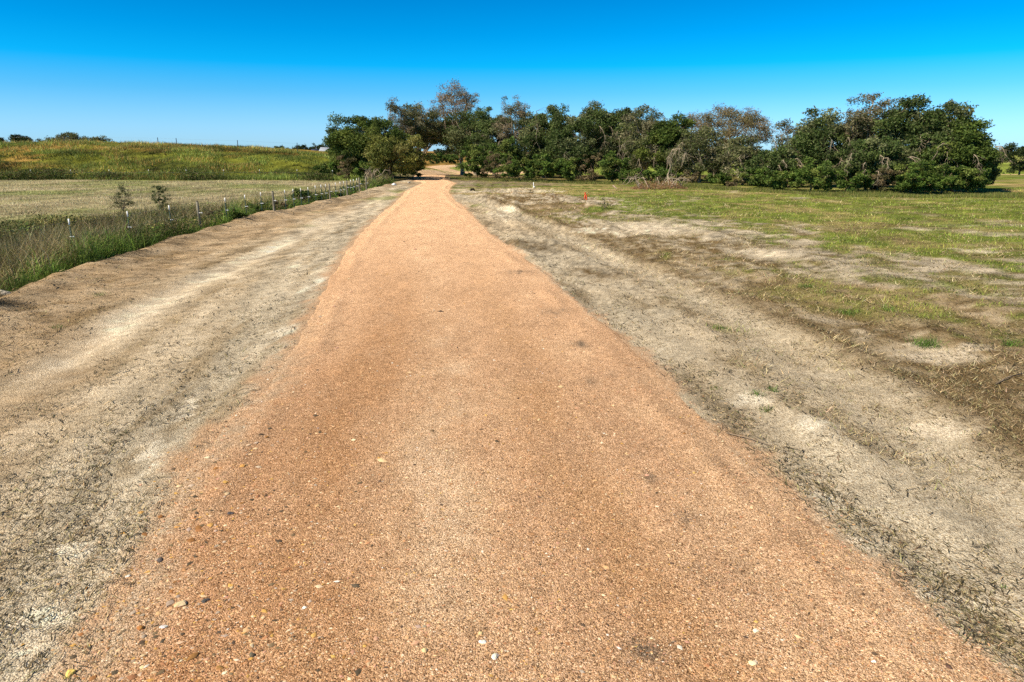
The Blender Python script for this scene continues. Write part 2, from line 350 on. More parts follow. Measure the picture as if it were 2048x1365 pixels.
ZR += -.16 * sm(.14, -.34, ed + .22 * fbm(XR * 1.6, YR * 1.2, 82, 4, .6))
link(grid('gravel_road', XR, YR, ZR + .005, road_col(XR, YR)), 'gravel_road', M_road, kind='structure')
# far bend of the road beyond the trees
def ribbon2(name, cps, w, lift=.05):
    P = np.array([(Xat(px, py, Y), Y) for px, py, Y in cps]); d = np.r_[0, np.cumsum(np.hypot(*np.diff(P, axis=0).T))]
    s = np.linspace(0, d[-1], 160); x = np.interp(s, d, P[:, 0]); y = np.interp(s, d, P[:, 1])
    for _ in range(14):
        x[1:-1] = (x[:-2] + x[1:-1] * 2 + x[2:]) / 4; y[1:-1] = (y[:-2] + y[1:-1] * 2 + y[2:]) / 4
    dx, dy = np.gradient(x), np.gradient(y); l = np.hypot(dx, dy); nx, ny = -dy / l, dx / l
    t = np.linspace(-.5, .5, 15); ww = np.interp(np.arange(160), [0, 159], w)
    X = x[:, None] + nx[:, None] * t * ww[:, None]; Y = y[:, None] + ny[:, None] * t * ww[:, None]
    Z = gz(X, Y, False) + lift - .25 * sm(.42, .5, np.abs(t))[None, :]
    n = fbm(X * .3, Y * .3, 90, 3)
    cl = np.clip(mixc(np.broadcast_to(np.array([.66, .44, .25]), X.shape + (3,)), np.array([.70, .52, .34]), n + .4), 0, 1)
    return grid(name, X, Y, Z, cl)
link(ribbon2('far_road', [(868, 352, 97), (864, 349, 118), (900, 344, 150), (1040, 344, 152)][::-1], (5.5, 5)), 'road', M_road, kind='structure')
link(ribbon2('road_bend', [(1060, 342.5, 158), (940, 343.5, 158), (895, 343, 160), (870, 339, 172), (872, 334, 188), (900, 330.5, 200), (980, 329, 205), (1100, 328, 208)], (9, 6.5), .12), 'road', M_road, kind='structure')
link(ribbon2('road_east', [(1900, 342.5, 112), (1990, 342.3, 113), (2060, 342.5, 114), (2300, 343, 118)], (5, 5), .1), 'road', M_road, kind='structure')

# ------------------------------------------------------------------ scatter builders
def blades(name, P, L_, W_, col, mat, lie=0.0, bend=.4, seg=2, kind='stuff', parent=None, az=None, link_=True, **pr):
    """P (n,3) bases, L_ lengths, W_ widths, col (n,3); lie 0 upright .. 1 flat"""
    n = len(P); a = rng.uniform(0, 2 * np.pi, n) if az is None else az
    tilt = np.clip(lie * np.pi / 2 + rng.normal(0, .28, n) * (1 if lie < .8 else .25), -1.2 if lie < .5 else .9, 1.52)
    d = np.c_[np.cos(a) * np.sin(tilt), np.sin(a) * np.sin(tilt), np.cos(tilt)]
    t2 = np.clip(tilt + bend * (rng.random(n) + .3), -1.5, 2.4 if lie < .8 else 1.56)
    a2 = a + rng.normal(0, .5, n)
    d2 = np.c_[np.cos(a2) * np.sin(t2), np.sin(a2) * np.sin(t2), np.cos(t2)]
    ph = rng.uniform(0, 2 * np.pi, n) if lie < .8 else a + np.pi / 2 + rng.normal(0, .3, n)
    s = np.c_[np.cos(ph), np.sin(ph), np.zeros(n)] * (W_ / 2)[:, None]
    L_ = L_[:, None]
    if seg == 1:
        V = np.stack([P - s, P + s, P + d * L_], 1).reshape(-1, 3); Fc = np.arange(3 * n).reshape(-1, 3); k = 3
        f = np.array([.85, .85, 1.1])
    else:
        m = P + d * L_ * .55
        V = np.stack([P - s, P + s, m + s * .75, m - s * .75, m + d2 * L_ * .45], 1).reshape(-1, 3); k = 5
        i = np.arange(n)[:, None] * 5
        Fc = np.concatenate([i + np.array([[0, 1, 2]]), i + np.array([[0, 2, 3]]), i + np.array([[3, 2, 4]])], 0)
        f = np.ones(5)
    cv = (col[:, None, :] * np.ones((1, k, 1))).reshape(-1, 3)
    me = mesh_np(name, V, Fc, cv)
    if not link_: return me
    return link(me, name, mat, parent, kind=kind, **pr)

def view_sample(n, y0, y1, margin=1.0, xlim=None, p=1.0):
    """points thinning out with distance like 1/d^(2+..): keeps detail where one stands"""
    u = rng.random(n)
    if p == 1.0: y = 1 / (1 / y0 + u * (1 / y1 - 1 / y0))
    else:
        q = 1 - p - 0.0001; q = -p
        y = (y0 ** q + u * (y1 ** q - y0 ** q)) ** (1 / q)
    hw = .80 * y + 1.2 * margin
    x = rng.uniform(-1, 1, n) * hw
    return x, y
def vary(c, n, v=.25, hue=.06):
    c = np.broadcast_to(np.asarray(c, float), (n, 3))
    return np.clip(c * (1 + rng.normal(0, v, n))[:, None] * (1 + rng.normal(0, hue, (n, 3))), .004, .9)
def pick(pal, n, w=None):
    return np.array(pal)[rng.choice(len(pal), n, p=w)]

# pebbles on the road
def pebbles(name, x, y, z, r, col, **pr):
    n = len(x)
    base = np.array([[1, 0, 0], [0, 1, 0], [-1, 0, 0], [0, -1, 0], [0, 0, .62], [0, 0, -.6]], float)
    V = base[None] * (r[:, None, None]) * rng.uniform(.65, 1.3, (n, 6, 1)) * np.array([1, 1, 1])
    a = rng.uniform(0, 2 * np.pi, n); asp = rng.uniform(1, 1.9, n)
    V[:, :, 0] *= asp[:, None]
    c, s = np.cos(a)[:, None], np.sin(a)[:, None]
    X = V[:, :, 0] * c - V[:, :, 1] * s; Yv = V[:, :, 0] * s + V[:, :, 1] * c
    V = np.stack([X + x[:, None], Yv + y[:, None], V[:, :, 2] + z[:, None]], -1).reshape(-1, 3)
    f = np.array([[0, 1, 4], [1, 2, 4], [2, 3, 4], [3, 0, 4]])
    Fc = (np.arange(n)[:, None, None] * 6 + f[None]).reshape(-1, 3)
    cv = np.repeat(col, 6, 0)
    return link(mesh_np(name, V, Fc, cv), name, M_stone, **pr)
def roadz(x, y):
    t = (x - xl(y)) / (xr(y) - xl(y)); ed = np.minimum(t, 1 - t) * (xr(y) - xl(y))
    z = np.interp(y, [-50, 78, 90, 102], [0, 0, -.1, -.35]) + .035 * (1 - (2 * t - 1) ** 2) - .006 * (np.exp(-((t - .25) / .07) ** 2) + np.exp(-((t - .68) / .07) ** 2))
    z = z + .035 * np.exp(-((ed - .5) / .16) ** 2) * np.clip(.5 + 2 * fbm(x * .9, y * .7, 87, 3), 0, 1.4)
    z = z + .012 * fbm(x * .8, y * .5, 80, 3) + .010 * fbm(x * 5, y * 5, 81, 3, .6) - .16 * sm(.14, -.34, ed + .22 * fbm(x * 1.6, y * 1.2, 82, 4, .6)) + .005
    return np.maximum(z, gz(x, y))
n = 105000
x, y = view_sample(n, 2.6, 26, 1, p=1.1)
d_in = np.minimum(x - xl(y), xr(y) - x)
k = (d_in - .02 + rng.exponential(.17, n) > 0) & (rng.random(n) < .9)
x, y, d_in = x[k], y[k], d_in[k]; n = len(x)
t = (x - xl(y)) / (xr(y) - xl(y))
chip = sm(.36, .12, t) * sm(9, 5, y)
big = rng.random(n) < .018 * (1 + 8 * chip)
r = np.clip(rng.lognormal(math.log(.0042), .42, n), .0022, .014) * (y / 4.5) ** .45
r = np.where(big, r * rng.uniform(1.5, 2.7, n), r)
PAL = [(.62, .37, .19), (.74, .50, .29), (.52, .27, .13), (.80, .62, .42), (.36, .17, .08), (.12, .08, .055), (.62, .34, .22), (.66, .42, .12), (.45, .36, .28), (.85, .76, .64)]
pcd = pick([(.10, .075, .05), (.36, .17, .06), (.60, .34, .10), (.20, .14, .08), (.70, .50, .30), (.50, .38, .28)], n)
pc = vary(np.where((big & (rng.random(n) < .25 + .6 * chip))[:, None], pcd, pick(PAL, n, [.25, .22, .15, .07, .09, .09, .07, .02, .03, .01])), n, .12, .03)
pebbles('gravel', x, y, roadz(x, y) + r * .12, r, pc, kind='stuff', label='loose orange and tan gravel strewn over the road')

# single stones that stand out (top-level things)
def stone(label, px, py, wpx, col, group=None):
    X, Y = G(px, py); z = float(roadz(np.array([X]), np.array([Y]))[0]); t = math.hypot(Y, H)
    r = wpx / F * t / 2 * .82
    import bmesh
    bm = bmesh.new(); bmesh.ops.create_icosphere(bm, subdivisions=2, radius=1)
    s0 = random.random() * 50
    for v in bm.verts:
        k = 1 + .3 * (math.sin(v.co.x * 3 + s0) * math.cos(v.co.y * 2.3 + s0 * 2)) + random.uniform(-.08, .08)
        v.co = (v.co.x * r * k, v.co.y * r * k * .75, v.co.z * r * k * .45)
    me = bpy.data.meshes.new('stone'); bm.to_mesh(me); bm.free()
    a = me.color_attributes.new('col', 'FLOAT_COLOR', 'POINT')
    for i in range(len(me.vertices)): a.data[i].color = (*[min(.9, c * random.uniform(.85, 1.12)) for c in col], 1)
    o = link(me, 'stone', M_stone, label=label, category='stone', group='larger stones lying in the gravel')
    o.location = (X, Y, z + r * .04); o.rotation_euler = (random.uniform(-.2, .2), random.uniform(-.2, .2), random.uniform(0, 6))
for a in [
    ('round white pebble, whitest one near the bottom middle of the road', 966, 1296, 17, (.85, .82, .74)),
    ('pale cream broken pebble at the bottom edge below the white one', 990, 1325, 22, (.80, .72, .58)),
    ('yellowish flat pebble beside and left of the two pale pebbles', 850, 1312, 19, (.78, .60, .30)),
    ('small golden oval pebble just above the white pebble', 961, 1279, 15, (.74, .54, .26)),
    ('bright yellow flat stone in the bottom left corner by the soil', 140, 1349, 26, (.80, .58, .16)),
    ('rust brown oval stone on the lower left of the road', 282, 1259, 22, (.40, .17, .05)),
    ('dark grey oval stone in the lower left gravel', 412, 1207, 18, (.10, .09, .08)),
    ('long tan stone with a dark shadow, lower left gravel', 362, 1214, 28, (.66, .50, .28)),
    ('dark brown oval stone near the bottom, left of centre', 505, 1317, 18, (.13, .11, .07)),
    ('brown stone on the gravel nearest the bottom left of centre', 441, 1341, 18, (.34, .18, .06)),
    ('off white stone in the gravel at the lower left edge', 328, 1258, 16, (.80, .74, .66)),
    ('small white stone on grey soil beside the left road edge', 256, 1153, 12, (.84, .80, .70)),
    ('dark slate coloured chip in the upper left foreground gravel', 462, 1032, 16, (.09, .08, .08)),
    ('blackish stone on the left gravel beside a tan one', 320, 1122, 18, (.12, .10, .09)),
    ('pale yellow stone low on the right side of the road', 1505, 1336, 20, (.80, .66, .38)),
    ('cream stone on the right side of the road, above the pale yellow one', 1510, 1271, 16, (.82, .72, .54)),
    ('white stone beside a dark chip at the lower right', 1746, 1331, 11, (.84, .82, .78)),
    ('dark brown chip lying at the lower right of the road', 1896, 1338, 18, (.12, .07, .05)),
]: stone(*a)

# litter of dry stalks on both verges
def sample_verge(n, y0, y1, p=1.0):
    x, y = view_sample(n, y0, y1, 1.5, p=p)
    d = np.maximum(xl(y) - x, x - xr(y))
    return x, y, d
n = 400000
x, y, d = sample_verge(n, 2.8, 50, .85)
dl = xl(y) - x; dr = x - xr(y); b = x - xb(y)
cl_ = fbm(x * 1.1, y * .7, 51, 4, .6) * .6 + fbm(x * 4.5, y * 3, 52, 4, .65)
st = fbm(np.where(dl > 0, -dl, dr) * 2.6, y * .28, 53, 4, .6)
dens = np.where(dl > 0, .26 + 1.2 * np.clip(cl_, -.3, .5) + .6 * sm(3.6, 1.4, b), .28 + 1.2 * np.clip(cl_ + .4 * st, -.3, .6) + .5 * sm(.8, 3, dr))
for a in ((1290, 458, 110, 13), (1540, 508, 75, 11), (1850, 705, 110, 22), (1880, 860, 60, 22), (1325, 705, 55, 20), (305, 900, 30, 55), (1600, 860, 60, 25)): dens = dens - .8 * blob(x, y, *a)
dens = .55 * dens + .10 + .85 * np.clip(fbm(x * 2.2, y * 1.6, 62, 4, .65), -.4, .45) + .55 * np.exp(-((dr - .25) / .3) ** 2) * (dr > 0) + .25 * np.exp(-((dl - .9) / .3) ** 2) - .9 * np.exp(-((x - xt(y)) / .35) ** 2) - .5 * np.exp(-((x - xt2(y)) / .5) ** 2)
dens = dens * np.interp(y, [2.8, 6, 10, 18, 30], [.42, .45, .6, .8, .9])
k = (d > .02 + rng.normal(0, .08, n)) & (b > .1) & (rng.random(n) < dens)
x, y = x[k], y[k]; n = len(x)
ln = np.clip(rng.lognormal(math.log(.056), .5, n), .02, .24) * (y / 5) ** .4; wd = rng.uniform(.0035, .010, n) * (y / 5) ** .62
lp = [(.05, .04, .02), (.12, .10, .05), (.30, .23, .11), (.52, .41, .22), (.17, .115, .05)]  # darkest tone has shadow put into the stalk colour
rightm = x > xr(y)
lc = np.where(rightm[:, None], pick(lp, n, [.28, .20, .24, .14, .14]), pick(lp, n, [.38, .24, .14, .10, .14]))
road_az = np.where(rng.random(n) < .38, rng.normal(np.pi * .55, .4, n), rng.uniform(0, 2 * np.pi, n))
blades('dry_grass_litter', np.c_[x, y, gz(x, y) + .008], ln, wd, vary(lc, n, .2), M_litter, lie=.93, bend=.15, az=road_az, label='loose dark and straw coloured stalks scattered on the bare soil')

# matted dry thatch standing a little (right field)
n = 330000
x, y = view_sample(n, 4.5, 60, 1.5, p=.55)
dr = x - xr(y); _, gr, thr = cover(x, y)
n3 = fbm(x * 4.5, y * 3, 52, 4, .65); n2 = fbm(x * 1.1, y * .7, 51, 4, .6)
de = thr * (.75 + 1.6 * n3 + 1.3 * n2)
for a in ((1290, 458, 110, 13), (1540, 508, 75, 11), (1850, 705, 110, 22), (1880, 860, 60, 22)): de = de - .8 * blob(x, y, *a)
k = (dr > .3) & (rng.random(n) < de) & (y < 58)
x, y, gr = x[k], y[k], gr[k]; n = len(x)
ln = rng.uniform(.035, .10, n) * (y / 8) ** .35 * np.clip(1 + 2.2 * fbm(x * 1.3, y * .9, 79, 4, .6), .6, 2.2); wd = rng.uniform(.005, .011, n) * (y / 8) ** .7
tp = [(.42, .32, .17), (.22, .16, .08), (.46, .37, .22), (.06, .045, .025), (.19, .20, .07)]  # near-black tone paints the shadows between the straw blades
blades('dry_thatch', np.c_[x, y, gz(x, y) - .004], ln, wd, vary(pick(tp, n, [.28, .22, .18, .24, .08]) * np.clip(1 + 1.6 * fbm(x * 1.3, y * .9, 79, 4, .6), .35, 1.8)[:, None], n, .25), M_litter, lie=.62, bend=.5, seg=1, label='matted straw coloured mown grass covering the right field')
# green grass (right field)
n = 420000
x, y = view_sample(n, 6, 58, 1.5, p=.25)
dr = x - xr(y); _, gr, _ = cover(x, y)
k = (dr > .5) & (rng.random(n) < gr * (.8 + fbm(x * 4, y * 3, 64, 2)))
x, y = x[k], y[k]; n = len(x)
gn = fbm(x * .9, y * .6, 77, 4, .6); gn2 = fbm(x * 3.5, y * 3, 78, 3)
ln = rng.uniform(.03, .085, n) * (y / 12) ** .35 * np.clip(1 + 1.8 * gn2 + gn, .5, 2.2); wd = rng.uniform(.005, .009, n) * (y / 12) ** .7
gp = [(.27, .34, .05), (.16, .22, .035), (.38, .40, .08), (.10, .14, .03), (.40, .33, .13)]
blades('short_green_grass', np.c_[x, y, gz(x, y) - .003], ln, wd, vary(pick(gp, n, [.3, .22, .2, .14, .14]) * np.clip(1 + 1.5 * gn + 1.3 * gn2, .3, 1.9)[:, None], n, .25), M_blade, lie=.3, bend=.7, seg=1, label='patchy short green grass spreading over the right field')

# field beyond the fence
n = 160000
x, y = view_sample(n, 13, 76, 2, p=.2)
x = -np.abs(x)
b = x - xb(y)
k = (b < -1) ; x, y = x[k], y[k]; n = len(x)
c0, _, _ = cover(x, y)
ln = rng.uniform(.05, .16, n) * (y / 25) ** .3; wd = rng.uniform(.012, .024, n) * (y / 25) ** .6
blades('mown_meadow_grass', np.c_[x, y, gz(x, y) - .005], ln, wd, vary(c0 * 1.25 + .01, n, .35, .08), M_blade, lie=.45, bend=.6, seg=1, label='pale mown grass of the meadow beyond the wire fence')
# weeds strip along the fence
def weed_pts(n):
    y = 1 / (1 / 12 + rng.random(n) * (1 / 66 - 1 / 12)); q = rng.random(n) ** 1.25
    width = np.interp(y, [12, 20, 30, 36, 45, 66], [12, 11, 8.5, 4.5, 2.4, 1.0]) * (1 + .5 * fbm(y * .4, y * 0, 76, 2))
    return xb(y) + .10 + .45 * fbm(y * 2.1, y * 0 + 3, 88, 3) + rng.exponential(.10, n) * (rng.random(n) < .2) - q * width, y, q, q * width
n = 135000
x, y, q, off = weed_pts(n)
nn = fbm(x * .5, y * .4, 65, 4, .6)
hgt = np.interp(off, [0, .35, 1.6, 4, 9], [.16, .55, .65, .4, .16]) * np.clip(1.12 + 2.6 * nn + 1.6 * fbm(x * 1.6, y * 1.3, 85, 2), .2, 2.5) * np.interp(y, [12, 25, 60], [1.6, 1.25, 1.0])
k = (rng.random(n) < .75 + nn) & (x > -.80 * y - 4); x, y, off, nn, hgt, q = x[k], y[k], off[k], nn[k], hgt[k], q[k]; n = len(x)
wp = [(.17, .14, .055), (.075, .095, .025), (.34, .27, .15), (.19, .20, .05), (.07, .05, .03), (.45, .37, .22)]
wc = pick(wp, n, [.22, .26, .18, .16, .10, .08])
wc = np.where((off < .35)[:, None], pick([(.13, .22, .035), (.19, .28, .05), (.08, .13, .025)], n), wc)
wc = np.where((rng.random(n) < sm(.45, 1, q))[:, None], pick([(.36, .33, .10), (.26, .27, .07), (.44, .35, .16)], n), wc)
wb = fbm(x * .45, y * .35, 83, 3)
wc = np.where((rng.random(n) < sm(0, .25, wb) * .7)[:, None] & (off > .4)[:, None], pick([(.30, .23, .11), (.20, .16, .07), (.42, .35, .18)], n), wc)
wc = wc * np.clip(1 + 1.8 * fbm(x * 1.2, y * .8, 66, 3), .35, 1.8)[:, None]
blades('tall_weeds', np.c_[x, y, gz(x, y) - .02], np.clip(hgt, .06, 1.1) * rng.uniform(.5, 1.25, n), rng.uniform(.007, .016, n) * (y / 18) ** .7, vary(wc, n, .25), M_blade, lie=.22, bend=.8, label='tall brown and dark green weeds tangled along the wire fence')
# weeds have small leaves too
def leaves(P, size, col, name='crown', flat=.4):
    n = len(P); a = rng.normal(0, 1, (n, 3)); a[:, 2] *= .7; a /= np.linalg.norm(a, axis=1)[:, None]
    bvec = rng.normal(0, 1, (n, 3)); bvec -= (bvec * a).sum(1)[:, None] * a; bvec /= np.linalg.norm(bvec, axis=1)[:, None]
    s = size[:, None]
    V = np.stack([P - a * s * .5 - bvec * s * .12, P + bvec * s * flat, P + a * s * .62], 1).reshape(-1, 3)
    cv = np.repeat(col, 3, 0)
    return mesh_np(name, V, np.arange(3 * n).reshape(-1, 3), cv)
n = 120000
x, y, q, off = weed_pts(n); x -= .1
nn = fbm(x * .7, y * .5, 67, 3); k = (rng.random(n) < .45 + 1.8 * nn) & (x > -.80 * y - 4); x, y, nn = x[k], y[k], nn[k]; n = len(x)
z = gz(x, y) + rng.random(n) ** .7 * np.clip(.5 + .9 * nn, .1, 1.0) * np.interp(y, [12, 25, 60], [1.1, .9, .6])
link(leaves(np.c_[x, y, z], rng.uniform(.04, .09, n) * (y / 18) ** .5, vary(pick([(.07, .10, .02), (.16, .20, .04), (.24, .20, .08), (.035, .045, .015)], n) * np.clip(1 + 2 * fbm(x * 1.5, y, 86, 3), .3, 2)[:, None], n, .3), 'weed_leaves'), 'weed_foliage', M_leaf, kind='stuff', label='low leafy weeds mixed into the fence row')

# long grass on the hill
n = 150000
y = 74.5 + rng.random(n) ** 1.25 * 30; x = rng.uniform(-.80, -.13, n) * (y + 4) - 1
k = (hillx(x) > .35); x, y = x[k], y[k]; n = len(x)
c0, _, _ = cover(x, y); h2 = fbm(x * .35, y * .8, 68, 4); hc = fbm(x * .07, y * .2, 69, 3)
gp = [(.175, .235, .045), (.27, .30, .075), (.10, .135, .03)]; op = [(.48, .28, .08), (.40, .30, .10), (.27, .16, .06)]
om = .6 * sm(-.1, .28, hc + h2 * .6 + (y - 88) * .014) * sm(-22, -34, x)
wc = np.where((rng.random(n) < om * .85)[:, None], pick(op, n), pick(gp, n)) * np.clip(1 + 1.5 * h2 + 2.3 * fbm(x * .16, y * .3, 75, 3), .3, 1.8)[:, None]
blades('long_hill_grass', np.c_[x, y, gz(x, y) - .05], rng.uniform(.2, .5, n) * np.clip(1.0 + 2.2 * h2, .4, 2), rng.uniform(.04, .08, n), vary(wc, n, .25), M_blade, lie=.4, bend=.7, seg=1, label='long orange and green grass growing over the low hill')
# scrubby growth at the foot of the hill
n = 45000
x = rng.uniform(-62, -19, n); y = 74 + rng.gamma(1.5, .9, n) + 1.2 * fbm(x * .15, x * 0, 71, 2)
nn = fbm(x * .35, y * .3, 73, 3); k = rng.random(n) < .25 + 1.8 * nn; x, y, nn = x[k], y[k], nn[k]; n = len(x)
z = gz(x, y) + rng.random(n) * np.clip(.6 + 1.3 * nn, .2, 1.4)
link(leaves(np.c_[x, y, z], rng.uniform(.10, .22, n), vary(pick([(.06, .09, .02), (.10, .14, .03), (.14, .11, .05)], n), n, .3), 'scrub'), 'hill_scrub', M_leaf, kind='stuff', label='dark green scrub along the foot of the hill')
# short grass at the foot of the tree line and far meadow
n = 60000
px = rng.uniform(900, 2100, n); y = np.interp(px, [900, 1000, 1300, 1500, 1700, 2100], [80, 74, 64, 55, 49, 48]) - rng.random(n) ** 1.3 * 5 + 2.5
x = (px - 1024) / F * (y * .963 + .8)
lnw = rng.random(n)
blades('edge_grass', np.c_[x, y, gz(x, y) - .01], .10 + .28 * lnw * np.clip(.6 + 1.5 * fbm(x * .3, y * .3, 74, 3), .1, 1.3), rng.uniform(.015, .04, n), vary(pick([(.17, .20, .04), (.09, .12, .025), (.26, .23, .08)], n), n, .25), M_blade, lie=.2, bend=.6, seg=1, label='longer green grass along the foot of the trees')

# ------------------------------------------------------------------ tubes
class Tubes:
    def __init__(s): s.v = []; s.f = []
    def add(s, pts, rad, k=5):
        pts = [np.asarray(p, float) for p in pts]; b0 = len(s.v)
        for i, p in enumerate(pts):
            d = pts[min(i + 1, len(pts) - 1)] - pts[max(i - 1, 0)]; d = d / (np.linalg.norm(d) + 1e-9)
            u = np.cross(d, [0, 0, 1.0] if abs(d[2]) < .9 else [1.0, 0, 0]); u /= np.linalg.norm(u); w = np.cross(d, u)
            for j in range(k):
                a = 2 * math.pi * j / k; s.v.append(p + (u * math.cos(a) + w * math.sin(a)) * rad[i])
        for i in range(len(pts) - 1):
            for j in range(k):
                a = b0 + i * k + j; b = b0 + i * k + (j + 1) % k
                s.f.append((a, b, b + k, a + k))
        s.f.append(tuple([b0 + len(pts) * k - k + q for q in (0, 1, 2)] + [b0 + len(pts) * k - 1]))
    def obj(s, name, mat, parent=None, **pr):
        me = mesh_np(name, np.array(s.v), np.array(s.f), None, True) if s.v else bpy.data.meshes.new(name)
        return link(me, name, mat, parent, **pr)
def empty(name, loc, label, cat, group=None):
    o = bpy.data.objects.new(name, None); C.objects.link(o); o.location = loc; o.empty_display_size = .3
    o['label'] = label; o['category'] = cat
    if group: o['group'] = group
    return o

KINDS = {   # palette, clumps, leaf density, clump radius, leaf size, z floor, twigs, limbs pale
 'dense':  dict(pal=[(.075, .115, .022), (.10, .15, .028), (.045, .07, .016), (.17, .20, .04)], nc=115, den=400, rc=.82, ls=.20, zf=.04, tw=0),
 'olive':  dict(pal=[(.16, .175, .035), (.22, .23, .05), (.09, .12, .025), (.28, .25, .08)], nc=105, den=380, rc=.78, ls=.19, zf=.03, tw=0),
 'oak':    dict(pal=[(.075, .115, .028), (.115, .155, .04), (.045, .07, .018), (.21, .22, .10)], nc=115, den=330, rc=.80, ls=.20, zf=.05, tw=2),
 'mossy':  dict(pal=[(.12, .14, .045), (.17, .175, .07), (.07, .09, .026), (.32, .28, .17)], nc=105, den=260, rc=.76, ls=.18, zf=.05, tw=4),
 'sparse': dict(pal=[(.12, .13, .05), (.19, .17, .09), (.08, .095, .035), (.26, .19, .12)], nc=85, den=150, rc=.66, ls=.16, zf=.34, tw=6),
 'weedy': dict(pal=[(.13, .14, .06), (.19, .18, .09), (.08, .095, .035)], nc=44, den=80, rc=.62, ls=.10, zf=.0, tw=5),
 'weedydark': dict(pal=[(.09, .12, .04), (.14, .16, .06), (.05, .065, .025)], nc=46, den=100, rc=.6, ls=.10, zf=.0, tw=4),
 'fan': dict(pal=[(.20, .16, .07), (.14, .14, .05), (.27, .18, .09), (.30, .25, .15)], nc=190, den=190, rc=.6, ls=.15, zf=.30, tw=7),
 'brown':  dict(pal=[(.20, .15, .07), (.14, .13, .05), (.28, .17, .09), (.34, .27, .18)], nc=105, den=150, rc=.62, ls=.15, zf=.36, tw=7),
 'shrub':  dict(pal=[(.085, .145, .025), (.13, .20, .035), (.05, .085, .018), (.20, .23, .055)], nc=46, den=350, rc=.66, ls=.18, zf=.02, tw=0),
 'dryshrub': dict(pal=[(.20, .15, .08), (.13, .12, .05), (.28, .20, .11), (.09, .09, .03)], nc=30, den=260, rc=.55, ls=.15, zf=.02, tw=6),
 'dark':   dict(pal=[(.035, .055, .016), (.05, .07, .02), (.025, .04, .012)], nc=60, den=330, rc=.8, ls=.2, zf=.04, tw=0),
}
